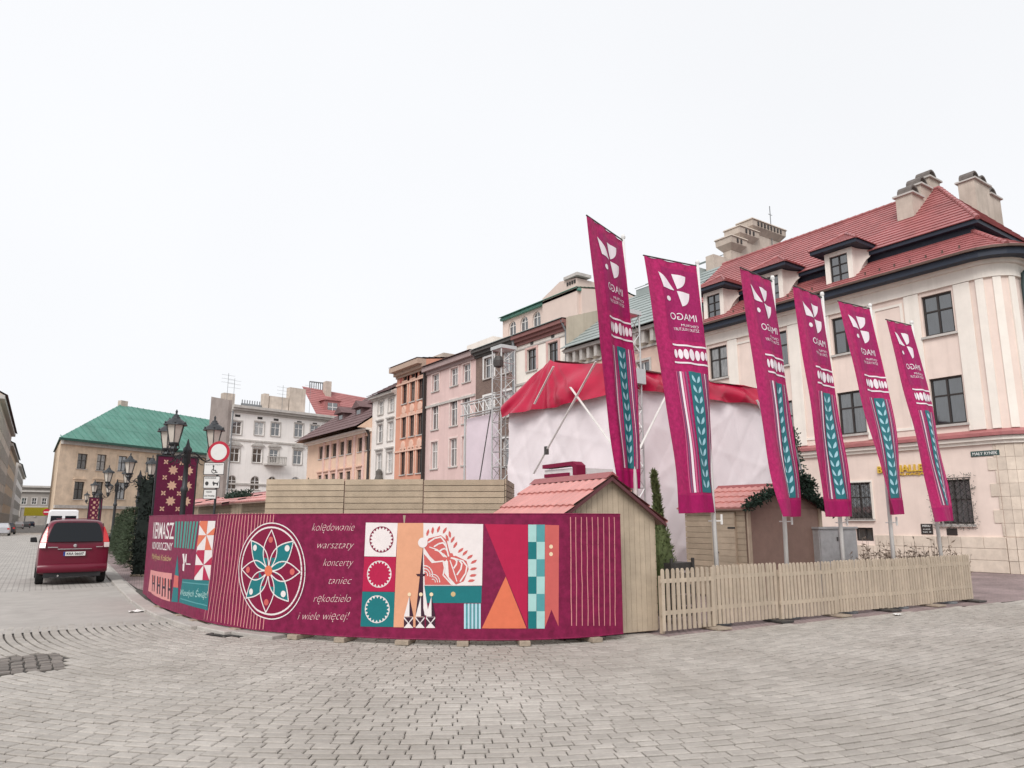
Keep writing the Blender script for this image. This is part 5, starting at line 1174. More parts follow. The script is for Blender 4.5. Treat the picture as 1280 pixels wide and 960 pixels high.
for fi, (xf, dep, tp, tl, bl, br, lab) in enumerate(flags):
    foot = atD(xf, 690, dep); foot.z = 0; TR = atD(*tp, dep); t = thing('banner_flag', lab, 'flag', foot)
    TL = atD(*tl, dep * (650 - tp[1]) / (650 - tl[1])); arm = TL - TR; arm.z = 0
    TL = TR + arm.normalized() * 1.05 + Vector((0, 0, 0)); TLp = atD(*tl, dep * (650 - tp[1]) / (650 - tl[1])); TL = TLp
    wtop = (TL - TR).length
    def side(x, y, latw):   # bottom corners keep the cloth about as wide as on top
        return atD(x, y, dep)
    BR = atD(*br, dep + .05); lat = abs(br[0] - bl[0]) / 916 * dep; dd_ = math.sqrt(max(.05, (wtop * .96) ** 2 - lat ** 2)); BL = atD(*bl, dep + .05 - dd_ * (1 if fi else .25))
    m_ = MB(); m_.tube([foot, foot.lerp(TR, .5), TR + (TR - foot).normalized() * .06], [.042, .038, .033], 10); m_.build('pole', M_POLE, t, smooth=True)
    m_ = MB(); m_.lathe([(.0, 0), (.04, .0), (.045, .04), (.03, .08), (0, .09)], TR + Vector((0, 0, .06)), 10); m_.build('pole_cap', M_POLE, t)
    m_ = MB(); m_.tube([TR + Vector((0, 0, .02)), TL + Vector((0, 0, .015))], .014, 6); m_.build('arm', M_IRON, t)
    m_ = MB(); m_.lathe([(.2, 0), (.2, .03), (.07, .05), (.06, .35)], foot, 10); m_.build('base', M_ZINC, t)
    q = foot.lerp(TR, .27); m_ = MB(); m_.tube([q - _rt * .1, q + _rt * .14], .012, 6); m_.tube([q + _rt * .14 + Vector((0, 0, -.06)), q + _rt * .14 + Vector((0, 0, .12))], .022, 6); m_.build('tension_weight', M_POLE, t)
    ph = fi * 1.7
    TRi, TLi = TR + (TL - TR).normalized() * .05, TL
    bow = [.10, .06, .12, .09, .12, .12][fi]
    def fsurf(s, v, off=0, TRi=TRi, TLi=TLi, BL=BL, BR=BR, ph=ph, bow=bow, fi=fi):
        def base(s, v):
            p = TLi.lerp(TRi, s).lerp(BL.lerp(BR, s), v); n = (TRi.lerp(BR, v) - TLi.lerp(BL, v)).cross(BL - TLi).normalized()
            if n.dot(p - CAM) > 0: n = -n
            rip = (.05 * v + .006) * math.sin(s * (5.5 + fi % 3) + v * (1.5 + .8 * (fi % 4)) + ph) + .035 * math.sin(v * (7 + 1.3 * (fi % 3)) + s * 3 + ph) * v + .014 * math.sin(s * 19 + v * (4 - fi) + ph) + .012 * math.sin(s * 11 - v * 17 + ph * 2) * v
            return p + n * (rip + bow * math.sin(math.pi * v) * (s - .2)), n
        p, n = base(s, v)
        if off:
            e = .004; a = base(min(1, s + e), v)[0] - base(max(0, s - e), v)[0]; b = base(s, min(1, v + e))[0] - base(s, max(0, v - e))[0]; nn = a.cross(b).normalized()
            if nn.dot(n) < 0: nn = -nn
            p = p + nn * off
        return p
    NS, NV = 18, 60; m_ = MB()
    for j in range(NV + 1):
        for i in range(NS + 1): m_.v.append(fsurf(i / NS, j / NV))
    m_.f = [(j * (NS + 1) + i, j * (NS + 1) + i + 1, (j + 1) * (NS + 1) + i + 1, (j + 1) * (NS + 1) + i) for j in range(NV) for i in range(NS)]
    cloth = m_.build('banner', M_FLAG, t, smooth=True, fix=False)
    I = {k: Ink() for k in FI}
    def leaf(*p): I['white'].poly(p)
    def curve(a, c, b, n=7): return [tuple(Vector(a).lerp(Vector(c), k / n).lerp(Vector(c).lerp(Vector(b), k / n), k / n)) for k in range(n + 1)]
    I['white'].poly(curve((.24, .055), (.40, .075), (.52, .122)) + [(.305, .117)])
    I['white'].poly([(.50, .053)] + [(.76, .056)] + curve((.76, .056), (.74, .1), (.57, .116)))
    I['white'].poly([(.56, .124), (.80, .127)] + curve((.80, .127), (.79, .175), (.62, .188)))
    I['white'].disc((.39, .16), .045, .0105, 14)
    def tx(s, x0, x1, y0, y1): I['white'].text(s, lambda x, y, bb: (x1 - (x - bb[0]) / (bb[1] - bb[0]) * (x1 - x0), y1 - (y - bb[2]) / (bb[3] - bb[2]) * (y1 - y0)))
    tx('IMAGO', .38, .87, .217, .246); tx('CENTRUM', .56, .88, .262, .272); tx('SZTUKI I KULTURY', .42, .88, .278, .290)
    for v in (.352, .424): I['white'].poly([(.34, v - .0035), (.995, v - .0035), (.995, v + .0035), (.34, v + .0035)])
    for k, (s_, r_) in enumerate(((.39, .032), (.475, .04), (.565, .044), (.675, .055), (.79, .044), (.88, .036), (.955, .03))): I['white'].disc((s_, .388), r_, .009 + r_ * .28, 16)
    for s_, w_, c in ((.345, .018, 'pink'), (.385, .03, 'mauve'), (.425, .034, 'white'), (.465, .022, 'pink'), (.505, .022, 'mauve'), (.845, .022, 'mauve'), (.875, .012, 'white'), (.91, .03, 'mauve'), (.955, .014, 'pink')): I[c].poly([(s_ - w_ / 2, .46), (s_ + w_ / 2, .46), (s_ + w_ / 2, .925), (s_ - w_ / 2, .925)])
    I['teal'].poly([(.55, .458), (.81, .458), (.81, .925), (.55, .925)])
    for k in range(11):
        v = .476 + k * .0405
        for sg in (-1, 1): I['lblue'].poly(curve((.68 + sg * .012, v + .026), (.68 + sg * .115, v + .022), (.68 + sg * .085, v - .004)) + curve((.68 + sg * .085, v - .004), (.68 + sg * .03, v + .004), (.68 + sg * .012, v + .026))[1:-1])
    I['plain'].poly([(.004, .935), (.996, .935), (.996, .998), (.004, .998)])
    I['deep'].poly([(.30, .03), (.97, .03), (.97, .33), (.30, .33)])
    cs, cv = [k / NS for k in range(1, NS)], [k / NV for k in range(1, NV)]
    for lay, k in enumerate(('deep', 'plain', 'mauve', 'pink', 'teal', 'white', 'lblue')): I[k].build('printed_' + k, FI[k], cloth, fsurf, .002 + .0016 * lay, cs, cv)
# ------------------------------------------------------------------ stage: truss towers, wall sheets, red tarpaulins
M_ALU = mat('truss aluminium', (.55, .55, .54), .35, .08, 8, metal=.6)
M_TARPW = mat('white stage sheet', (.80, .73, .75), .6, .04, 1.2, .12, 9, spec=.3)
M_TARPR = mat('red tarpaulin', (.43, .008, .045), .3, .10, 2.5, .3, 4, spec=.38)
M_STRAP = mat('pale webbing strap', (.72, .70, .67), .7)
def truss(name, label, x, y, z0, z1, w=.42, group=None):
    t = thing(name, label, 'truss', (x, y, 0), group); c = [(x + a * w / 2, y + b * w / 2) for a, b in ((-1, -1), (1, -1), (1, 1), (-1, 1))]
    for px_, py_ in c: m_ = MB(); m_.tube([(px_, py_, z0), (px_, py_, z1)], .026, 6); m_.build('chord', M_ALU, t)
    n = int((z1 - z0) / .5); m_ = MB()
    for k in range(n):
        za, zb = z0 + (z1 - z0) * k / n, z0 + (z1 - z0) * (k + 1) / n
        for i in range(4):
            a, b = c[i], c[(i + 1) % 4]
            if k % 2: a, b = b, a
            m_.tube([(*a, za), (*b, zb)], .013, 4); m_.tube([(*a, zb), (*b, zb)], .011, 4)
    m_.build('lacing', M_ALU, t, kind='stuff')
    m_ = MB(); m_.box(x - .45, x + .45, y - .45, y + .45, 0, .04); m_.build('base_plate', M_ZINC, t)
    m_ = MB(); m_.box(x - w / 2 - .05, x + w / 2 + .05, y - w / 2 - .05, y + w / 2 + .05, z1, z1 + .12); m_.build('head', M_ALU, t)
    return t
SX, SY = 13.45, 13.8
tc_ = truss('truss_tower', 'truss tower at the near corner of the stage rising past the tarpaulin', SX - .05, SY - .1, .04, 7.25)
tl_ = truss('truss_tower', 'truss tower at the far left corner of the stage with hoist on top', SX + .15, 20.0, .04, 7.55, .55)
tr_ = truss('truss_tower', 'truss tower at the right end of the stage beside fir branches', 19.75, SY + .1, .04, 7.45)
m_ = MB(); m_.lathe([(.02, 0), (.16, .05), (.18, .25), (.12, .4)], (SX - .2, 19.8, 6.85), 10); m_.build('hoist', M_IRON, tl_)
for px_, py_, z in ((SX - .05, SY - .1, 5.5), (19.75, SY + .1, 5.5), (19.75, SY + .1, 4.4)): pass
m_ = MB(); m_.box(SX - .35, SX + .25, SY - .4, SY + .2, 5.35, 5.75); m_.build('sleeve_block', M_ALU, tc_)
m_ = MB(); m_.tube([(SX - .3, SY - .32, 3.4), (SX - .3, SY - .32, 3.15)], .07, 8); m_.tube([(SX - .3, SY - .32, 3.2), (SX - .25, SY - .3, 1.5)], .012, 5); m_.build('cable', M_IRON, tc_)
def sheetgrid(name, m, fn, nu, nv, parent=None, smooth=True):
    mb = MB()
    for j in range(nv + 1):
        for i in range(nu + 1): mb.v.append(fn(i / nu, j / nv))
    mb.f = [(j * (nu + 1) + i, j * (nu + 1) + i + 1, (j + 1) * (nu + 1) + i + 1, (j + 1) * (nu + 1) + i) for j in range(nv) for i in range(nu)]
    return mb.build(name, m, parent, smooth=smooth, fix=False)
import mathutils
nz3 = mathutils.noise.noise
def wr(a, b, s=1.0, f=1.0): return s * (nz3(Vector((a * f, b * f, s * 3.1))) * .6 + nz3(Vector((a * f * 2.3 + 5, b * f * 2.1, 1.7))) * .35)
def crz(a, b): return (1 - abs(math.sin(a))) ** 5 * b
def fold(a, b): return crz(a * 1.1 + b * .9, .09) - crz(a * .8 - b * 1.3 + 1, .08) + crz(a * 2.3 + b * .5 + 2, .06) - crz(a * .4 + b * 2.1, .06) + crz(a * 3.1 - b * 2.2, .04) + .0 * .03 * math.sin(a * 1.9 + b * .7) + .025 * math.sin((a - b) * 2.6) ** 3 + .02 * math.sin((a * .6 + b) * 3.9)
t = thing('stage', 'concert stage wrapped in white sheets under a red tarpaulin roof', 'stage', (16.5, 17, 0))
SXR, SYB = 19.45, 19.45
sheetgrid('side_sheet', M_TARPW, lambda u, v: Vector((SX - .0 - .10 * (1 - v) + wr(u * 5, v * 4, .02) + .26 * fold(u * 6, v * 5), SYB + (SY - SYB) * u, .3 + 5.1 * v)), 90, 70, t)
sheetgrid('front_sheet', M_TARPW, lambda u, v: Vector((SX + (SXR - SX) * u, SY + wr(u * 5 + 9, v * 4, .02) + .26 * fold(u * 6 + 2, v * 5), .3 + 5.1 * v)), 90, 70, t)
m_ = MB(); m_.box(SX + .15, SXR, SY + .2, SYB, .04, 1.2); m_.build('deck', M_WOODB, t)
m_ = MB(); m_.quad((SXR, SY + .1, .3), (SXR, SYB, .3), (SXR, SYB, 5.5), (SXR, SY + .1, 5.5)); m_.build('end_sheet', M_TARPW, t)
PY, PZ = 17.4, 6.75
# gable drape on the left, peaked where the ridge truss pushes through
def topz(y):
    if y > PY: q = (y - PY) / (SYB + .25 - PY); return PZ - (PZ - 5.82) * (q ** .95)
    q = (PY - y) / (PY - SY + .15); return PZ - (PZ - 5.88) * (q ** .7) * (1.0 - .12 * math.sin(math.pi * q))
def drape(u, v):
    y = SYB + .15 + (SY - .25 - SYB - .15) * u; zt_ = topz(y); zb_ = 5.14 + .02 * math.sin(u * 9) + .02 * math.sin(u * 23)
    cr = .10 * math.sin((y - PY) * 2.2 + (1 - v) * 2.0) * (1 - v) + .07 * abs(math.sin((y * 1.7 + v * 3.0))) ** 3 + .06 * math.sin(v * 7 + y * 1.3) * (1 - v)
    z = zb_ + (zt_ - zb_) * v; an = math.atan2(PZ + .25 - z, y - PY); rd = math.hypot(PZ + .25 - z, y - PY)
    cr += .085 * (abs(math.sin(an * 6.5 + .4)) ** .6 - .6) * min(1, rd * .8) + .05 * math.sin(an * 17) * min(1, rd * .5)
    return Vector((SX - .17 - .12 * (1 - v) + cr * .9 - .02 + .30 * v ** 2, y, z))
sheetgrid('gable_tarpaulin', M_TARPR, drape, 110, 26, t)
def drape2(u, v):
    x = SX - .2 + (SXR + .25 - SX + .2) * u; zb_ = 5.26 - .03 * math.sin(u * 14); zt_ = 5.86 + .03 * math.sin(u * 17 + 1)
    cr = .10 * math.sin(u * 31 + v * 2.5) * (1 - v) ** .6 + .07 * math.sin(v * 6 + u * 12) + .06 * (abs(math.sin(u * 22 - v * 1.7)) ** .5 - .6)
    return Vector((x, SY - .2 + cr * .7 + .22 * v ** 2, zb_ + (zt_ - zb_) * v))
sheetgrid('front_tarpaulin', M_TARPR, drape2, 120, 14, t)
m_ = MB(); m_.quad((SX + .35, SY - .02, 5.85), (SXR + .2, SY - .02, 5.85), (SXR + .2, PY, PZ), (SX + .35, PY, PZ)); m_.quad((SX + .35, SYB + .2, 5.75), (SXR + .2, SYB + .2, 5.75), (SXR + .2, PY, PZ), (SX + .35, PY, PZ)); m_.build('roof_tarpaulin', M_TARPR, t)
def sp(x, y, dx=.35, plane='x'):
    return onX(x, y, SX - dx) if plane == 'x' else onY(x, y, SY - dx)
for i, (a, b, pl) in enumerate((((745, 452), (667, 592), 'x'), ((713, 484), (768, 560), 'x'), ((838, 484), (797, 566), 'y'), ((946, 500), (968, 545), 'y'), ((692, 458), (668, 505), 'x'))):
    m_ = MB(); m_.bar(sp(*a, .42, pl), sp(*b, .5, pl), .07, .02); m_.build('tension_strap', M_STRAP, t)
    if i in (0,): p = sp(*a, .42, pl).lerp(sp(*b, .5, pl), .78); m_ = MB(); m_.box(p.x - .05, p.x + .05, p.y - .05, p.y + .05, p.z - .12, p.z + .12); m_.build('ratchet', M_IRON, t)
# wing screen with truss header
w0, w1 = 20.35, onX(583, 540, SX + .2).y
ws = thing('wing_screen', 'pale pink side screen hung from a short truss beam beside the stage', 'screen', (SX + .2, (w0 + w1) / 2, 0))
sheetgrid('screen', mat('pale pink screen', (.70, .60, .655), .6, .06, 1.5, .1, 6), lambda u, v: Vector((SX + .2 + wr(u * 2, v * 5, .05), w0 + (w1 - w0) * u, .4 + 5.05 * v)), 12, 30, ws)
for z in (5.55, 6.0):
    for dx in (-.16, .16): m_ = MB(); m_.tube([(SX + .2 + dx, w0 - .3, z), (SX + .2 + dx, w1 + .15, z)], .03, 6); m_.build('chord', M_ALU, ws)
for k in range(6): m_ = MB(); ya_ = w0 + (w1 - w0) * k / 6; yb_ = w0 + (w1 - w0) * (k + 1) / 6; m_.tube([(SX + .04, ya_, 5.55), (SX + .04, yb_, 6.0)], .014, 4); m_.tube([(SX + .04, yb_, 5.55), (SX + .04, yb_, 6.0)], .014, 4); m_.build('lacing', M_ALU, ws)
m_ = MB(); m_.tube([(SX + .2, w1 + .1, 0), (SX + .2, w1 + .1, 6)], .04, 6); m_.build('leg', M_ALU, ws)
m_ = MB(); m_.tube([(SX - .1, w0 + .05, 5.5), (SX - .6, w0 + .7, .5)], .02, 5); m_.build('stay', M_IRON, ws)
m_ = MB(); m_.tube([onY(990, 545, 13.2), onY(1018, 648, 13.0)], .03, 6); tagit(m_.build('stay_pole', M_ZINC), 'slanting metal stay pole beside the right truss tower', 'pole')
garland('fir branches wound up the right truss tower', [(20.1, 13.4, 1.8), (20.15, 13.4, 3.2), (20.05, 13.4, 4.6)], .22, 1500, rf)
# booth with the crimson arch standing before the stage
bt2 = thing('ticket_booth', 'white booth with crimson rounded roof edge showing over the stall ridge', 'booth', (11.8, 15.6, 0)); q0 = onX(681, 596, 11.8); q1 = onX(722, 590, 11.8)
ya_, yb_ = q1.y, q0.y; zt_ = onX(716, 577, 11.8).z
m_ = MB(); m_.box(11.8, 13.0, ya_, yb_, 0, zt_ - .16); m_.build('wall', mat('booth white', (.72, .70, .69), .6), bt2)
m_ = MB(); m_.prism([(11.72, ya_ - .05, zt_ - .35), (11.72, ya_ - .05, zt_ - .1), (11.72, ya_ + .1, zt_), (11.72, yb_, zt_ - .02), (11.72, yb_, zt_ - .12), (11.72, ya_ + .16, zt_ - .1), (11.72, ya_ + .1, zt_ - .16), (11.72, ya_ + .1, zt_ - .35)], (.3, 0, 0)); m_.build('roof_edge', IC['dred'], bt2)
m_ = MB(); m_.box(11.74, 11.79, ya_ + .3, yb_ - .05, zt_ - .36, zt_ - .27); m_.build('fascia', IC['dred'], bt2)
# ------------------------------------------------------------------ cabinet, stems, wrapped cypress, dark crate behind the fence
ca = atD(1026, 700, 18.2); cb = atD(1073, 700, 18.9)
cabt = thing('metal_cabinet', 'grey galvanised utility cabinet standing beside the garlanded stall', 'cabinet', ((ca.x + cb.x) / 2, (ca.y + cb.y) / 2, 0))
FC = Fac((ca.x, ca.y, 0), (cb.x - ca.x, cb.y - ca.y, 0), Vector((cb.y - ca.y, ca.x - cb.x, 0))); LC = (cb - ca).xy.length; M_GALV = mat('galvanised sheet', (.46, .46, .46), .5, .14, 6, metal=.25, dirt=.2)
m_ = MB(); FC.box(m_, 0, LC, .05, 1.58, -.6, 0); m_.build('body', M_GALV, cabt, bevel=.01)
for k in range(2):
    m_ = MB(); FC.box(m_, .03 + k * LC / 2, LC / 2 - .02 + k * LC / 2, .12, 1.52, .0, .02); d_ = m_.build('door', M_GALV, cabt, bevel=.006); m_ = MB(); FC.box(m_, LC / 2 - .08 + k * .1, LC / 2 - .05 + k * .1, 1.28, 1.38, .02, .04); m_.build('handle', M_IRON, d_)
m_ = MB(); FC.box(m_, -.03, LC + .03, 1.582, 1.63, -.63, .04); m_.build('lid', M_GALV, cabt)
for i in range(16):
    p = atD(1080 + i * 7.6 + rf.uniform(-3, 3), 700, 17.6 + rf.uniform(-.3, .8)); mb = MB()
    for k in range(20):
        a = Vector((p.x + rf.gauss(0, .14), p.y + rf.gauss(0, .14), 0)); b = a + Vector((rf.gauss(0, .09), rf.gauss(0, .09), rf.uniform(.7, 1.08) + (.35 if rf.random() < .12 else 0))); mb.tube([a, a.lerp(b, .6) + Vector((rf.gauss(0, .03), 0, 0)), b], [.008, .006, .003], 4)
        for q in range(5):
            c = a.lerp(b, rf.uniform(.55, 1)); e = Vector((rf.gauss(0, .07), rf.gauss(0, .07), rf.uniform(.0, .1))); w_ = e.cross(Vector((rf.gauss(0, 1), rf.gauss(0, 1), rf.gauss(0, 1)))).normalized() * .018; mb.add([c, c + e * .5 + w_, c + e, c + e * .5 - w_], [(0, 1, 2, 3)])
    p.z = 0; t_ = thing('dried_plant', 'clump of dried brown stems in the bed behind the fence', 'plant', p, 'dried stems behind the fence'); mb.build('stems', mat('dried stem', (.27, .21, .165), .9, .3, 20, rnd=.3, island=True), t_, fix=False)
    m_ = MB(); m_.lathe([(.16, 0), (.2, .18), (.19, .2)], p, 8); m_.build('root_ball', M_BLOCK, t_)
# wrapped cypress
p = atD(829, 700, 13.6); cyp = thing('cypress_tree', 'narrow green cypress tied into a spire beside the boarded stall', 'tree', (p.x, p.y, 0))
mb = MB(); zt_ = atD(817, 592, 13.6).z; prr = []
for k in range(60):
    f = k / 59; r = (.11 + .20 * math.sin(math.pi * min(1, f * 1.25 + .12))) * (1 - f) ** .45 if f < .95 else .02
    prr.append((Vector((p.x - .17 * f ** 2, p.y, .2 + (zt_ - .2) * f)), max(.02, r)))
cm = MB(); sprigs(cm, prr, 5200, rf, .09, .011, -1.4); cm.tube([q[0] for q in prr[::3]], [q[1] * .85 for q in prr[::3]], 9); cm.build('crown', mat('cypress green', (.105, .135, .05), .8, .35, 14, rnd=.25, island=True), cyp, fix=False)
m_ = MB(); m_.tube([(p.x, p.y, 0), (p.x, p.y, .4)], .05, 7); m_.build('trunk', M_BLOCK, cyp)
p = atD(850, 712, 13.4); cr = thing('crate', 'black slatted crate behind the fence by the cypress', 'crate', (p.x, p.y, 0))
for k in range(5): m_ = MB(); m_.box(p.x - .25, p.x + .35, p.y, p.y + .4, .1 + k * .2, .24 + k * .2); m_.build('slat', M_IRON, cr)
for dx in (-.26, .3): m_ = MB(); m_.box(p.x + dx, p.x + dx + .06, p.y - .03, p.y, 0, 1.12); m_.build('post', M_IRON, cr)
# ------------------------------------------------------------------ street lamps
M_LAMP = mat('dark grey cast iron', (.045, .048, .052), .5, .15, 8, metal=.4); M_LGL = mat('frosted lantern glass', (.55, .50, .44), .25, .08, 4, spec=.6)
def lantern(parent, c, s=.84):
    c = Vector(c); n = 6; a0 = .3
    cone = MB(); cone.lathe([(.17 * s, 0), (.30 * s, .62 * s)], c + Vector((0, 0, .02)), n, a0=a0); L = cone.build('lantern', M_LGL, parent)
    f = MB()
    for k in range(n):
        a = a0 + 2 * math.pi * k / n; d = Vector((math.cos(a), math.sin(a), 0)); f.tube([c + d * .175 * s, c + d * .31 * s + Vector((0, 0, .64 * s))], .016 * s, 5)
    f.lathe([(.18 * s, -.03), (.19 * s, .0), (.17 * s, .02)], c, n, a0=a0); f.build('frame', M_LAMP, L)
    h = MB(); h.lathe([(.40 * s, .63 * s), (.38 * s, .68 * s), (.28 * s, .78 * s), (.15 * s, .87 * s), (.13 * s, .93 * s), (.10 * s, .95 * s), (.09 * s, 1.0 * s), (.04 * s, 1.02 * s), (.03 * s, 1.08 * s), (.045 * s, 1.12 * s), (.01 * s, 1.2 * s)], c, 12); h.build('hood', M_LAMP, L)
    for k in range(n): a = a0 + 2 * math.pi * k / n; d = Vector((math.cos(a), math.sin(a), 0)); m_ = MB(); m_.lathe([(.02, 0), (.03, .03), (.0, .08)], c + d * .37 * s + Vector((0, 0, .68 * s)), 5); m_.build('finial', M_LAMP, L)
    b = MB(); b.lathe([(.03, -.42 * s), (.06, -.36 * s), (.05, -.3 * s), (.12, -.2 * s), (.09, -.12 * s), (.16, -.04 * s)], c, 8)
    for k in range(4): a = math.pi / 2 * k; d = Vector((math.cos(a), math.sin(a), 0)); b.tube([c + d * .05 + Vector((0, 0, -.32 * s)), c + d * .18 * s + Vector((0, 0, -.16 * s)), c + d * .14 * s], .018, 5)
    b.build('holder', M_LAMP, L)
def lamp(label, x, y, zt, arms, pl=True, group=None):
    t = thing('street_lamp', label, 'lamp', (x, y, 0), group); o = Vector((x, y, 0)); m_ = MB()
    m_.lathe([(.26, 0), (.26, .12), (.2, .18), (.17, .8), (.2, .86), (.12, .95), (.085, 1.1), (.075, 2.6), (.11, 2.66), (.11, 2.75), (.075, 2.8), (.065, zt - 1.6), (.12, zt - 1.55), (.10, zt - 1.25), (.13, zt - 1.2), (.13, zt - 1.12), (.07, zt - 1.05), (.05, zt - .98), (.015, zt - .82)], o, 10); m_.build('post', M_LAMP, t, smooth=True)
    for dx, dy in arms:
        d = Vector((dx, dy, 0)); e = o + d; z0 = zt - 1.35; m_ = MB(); n = 8
        m_.tube([o + d * (k / n) + Vector((0, 0, z0 + .12 * math.sin(math.pi * 2 * k / n))) for k in range(n + 1)] + [e + Vector((0, 0, zt - 1.55 + .3))], .022, 6)
        for c_, r_ in ((.3, .15), (.62, .12), (.45, .09)):
            m_.tube([o + d * (c_ + r_ * math.cos(a) / d.length) + Vector((0, 0, z0 - .02 - r_ * .8 + r_ * math.sin(a))) for a in [k * .5 for k in range(11)]], .012, 5)
        m_.build('arm', M_LAMP, t); lantern(t, e + Vector((0, 0, zt - 1.02)))
    return t
L0 = atD(228, 640, 22); zL = atD(221, 512, 21.4).z
def offl(x, d): q = atD(x, 560, d); return (q.x - L0.x, q.y - L0.y)
lamp('ornate street lamp with glazed lanterns behind the hoarding beside the round sign', L0.x, L0.y, zL, [offl(217, 21.3), offl(266, 22.6), offl(209, 23.0)])
for x, d, zoff, lab in ((168, 36, 0, 'ornate street lamp beside the dark fir pillar'), (140, 44, 0, 'ornate street lamp above the spruces, second beyond the fir pillar'), (121, 60, 0, 'ornate street lamp above the parked car, third beyond the fir pillar'), (110, 84, 0, 'small ornate lamp farthest along the spruces')):
    q = atD(x + 3, 640, d); lamp(lab, q.x, q.y, zL, [(-.55, -.35), (.55, .35)])
# star-patterned banners
M_BORD = mat('burgundy banner', (.13, .008, .045), .6, .12, 10); M_STAR = mat('peach star print', (.72, .46, .33), .6, .05)
def starbanner(label, xa, xb, ya_, yb_, dep, twist=.0):
    a, b = atD(xa, yb_, dep), atD(xb, yb_, dep + twist); z0 = a.z; z1 = atD(xa, ya_, dep).z; du = Vector((b.x - a.x, b.y - a.y, 0)); L = du.length; F = Fac((a.x, a.y, 0), du, Vector((du.y, -du.x, 0)))
    t = thing('star_banner', label, 'banner', ((a.x + b.x) / 2, (a.y + b.y) / 2, z0)); m_ = MB(); F.box(m_, 0, L, z0, z1, -.02, 0); c = m_.build('cloth', M_BORD, t)
    m_ = MB(); F.box(m_, -.06, L + .06, z1, z1 + .05, -.04, .02); F.box(m_, -.05, 0, z0 - 2, z1, -.04, -.0); F.box(m_, L, L + .05, z0 - 2, z1, -.04, 0); m_.build('frame', M_LAMP, t)
    I = Ink(); st = L / 2.5; n = int((z1 - z0) / st) + 1; surf = lambda s, v, off: F.p(s, v, off)
    for r in range(n * 2):
        for k in range(4):
            u = k * st + (st / 2 if r % 2 else 0); v = z0 + r * st / 2 + .1
            if not (.08 < u < L - .08 and z0 + .12 < v < z1 - .12): 
                continue
            big = r % 2 == 0; I.cur = r * 10 + k + 1
            for q in range(8 if big else 4):
                an = 2 * math.pi * q / (8 if big else 4) + (math.pi / 8 if big else math.pi / 4); R1 = st * (.34 if big else .2); w_ = .38 if big else .5
                I.poly([(u, v), (u + R1 * .6 * math.cos(an - w_), v + R1 * .6 * math.sin(an - w_)), (u + R1 * math.cos(an), v + R1 * math.sin(an)), (u + R1 * .6 * math.cos(an + w_), v + R1 * .6 * math.sin(an + w_))])
    I.build('printed_star', M_STAR, c, surf, .004, split=True); return t
starbanner('burgundy banner printed with peach folk stars hung behind the ornate lamp', 191, 240, 570, 650, 22.6, .9)
starbanner('small burgundy star banner far behind the parked car', 108, 124, 622, 662, 66, 1)
# ------------------------------------------------------------------ traffic sign
M_SW = mat('sign white', (.66, .65, .63), .4, .04, 6); M_SR = mat('sign red', (.42, .012, .035), .4, .05, 6); M_SB = mat('sign black', (.03, .03, .03), .5)
dS = 21.0; s0_ = atD(263.5, 640, dS); sg = thing('traffic_sign', 'round no vehicles sign with red ring above three white plates', 'sign', (s0_.x, s0_.y, 0)); zc = atD(268, 565, dS).z
FS = Fac((s0_.x, s0_.y, 0), _rt, -Vector((_fw.x, _fw.y, 0)).normalized())
m_ = MB(); m_.tube([FS.p(.05, 0, -.05), FS.p(.10, zc + .2, -.05)], .035, 8); m_.build('post', M_LAMP, sg)
c = FS.p(.10, zc, 0); m_ = MB(); m_.lathe([(.315, -.012), (.315, .0)], c, 40, FS.n); m_.build('disc', M_SR, sg); m_ = MB(); m_.lathe([(.235, .0), (.235, .004)], c, 40, FS.n); m_.build('field', M_SW, sg)
def plate(x0, x1, y0, y1, lines, icon=None):
    a, b = atD(x0, y1, dS), atD(x1, y0, dS); ua, ub = (a - FS.O).dot(FS.du), (b - FS.O).dot(FS.du); m_ = MB(); FS.box(m_, ua, ub, a.z, b.z, -.012, 0); p_ = m_.build('plate', M_SW, sg)
    m_ = MB()
    for u0, u1, z0, z1 in ((ua, ub, a.z, a.z + .018), (ua, ub, b.z - .018, b.z), (ua, ua + .018, a.z + .018, b.z - .018), (ub - .018, ub, a.z + .018, b.z - .018)): FS.box(m_, u0, u1, z0, z1, 0, .003)
    m_.build('border', M_SB, p_); W, H = ub - ua, b.z - a.z
    for tx_, fx, fz, fw_, fh in lines: solidtext('lettering', tx_, FS, ua + W * fx, a.z + H * fz, W * fw_, H * fh, .002, .005, M_SB, sg, 1, .01).parent = p_
    I = Ink(); P = lambda x, y: (ua + W * x, a.z + H * y)
    if icon == 'chair':
        I.line([P(.47, .62), P(.48, .36), P(.58, .36), P(.62, .2), P(.67, .2)], .025); I.disc(P(.47, .7), .025, .025, 10); I.line([tuple(Vector(P(.5, .3)) + Vector((math.cos(a_), math.sin(a_))) * .06) for a_ in [2.2 + k * .35 for k in range(14)]], .02)
    if icon == 'dog': I.poly([P(.55, .45), P(.6, .62), P(.63, .5), P(.85, .44), P(.93, .6), P(.9, .4), P(.88, .22), P(.84, .22), P(.8, .36), P(.7, .36), P(.66, .22), P(.62, .22)]); I.disc(P(.22, .4), .05, .06, 12)
    if icon: I.build('pictogram', M_SB, p_, lambda s, v, off: FS.p(s, v, off), .004)
plate(254, 281, 578, 593.5, [('NIE DOTYCZY POJAZDÓW', .5, .76, .85, .1)], 'chair'); plate(253.5, 275.5, 595, 610.5, [('ZAOPATRZENIE', .42, .78, .66, .11)], 'dog'); plate(253.5, 271, 611.5, 624, [('WJAZD', .42, .62, .45, .18), ('DO POSESJI', .48, .22, .75, .18)])
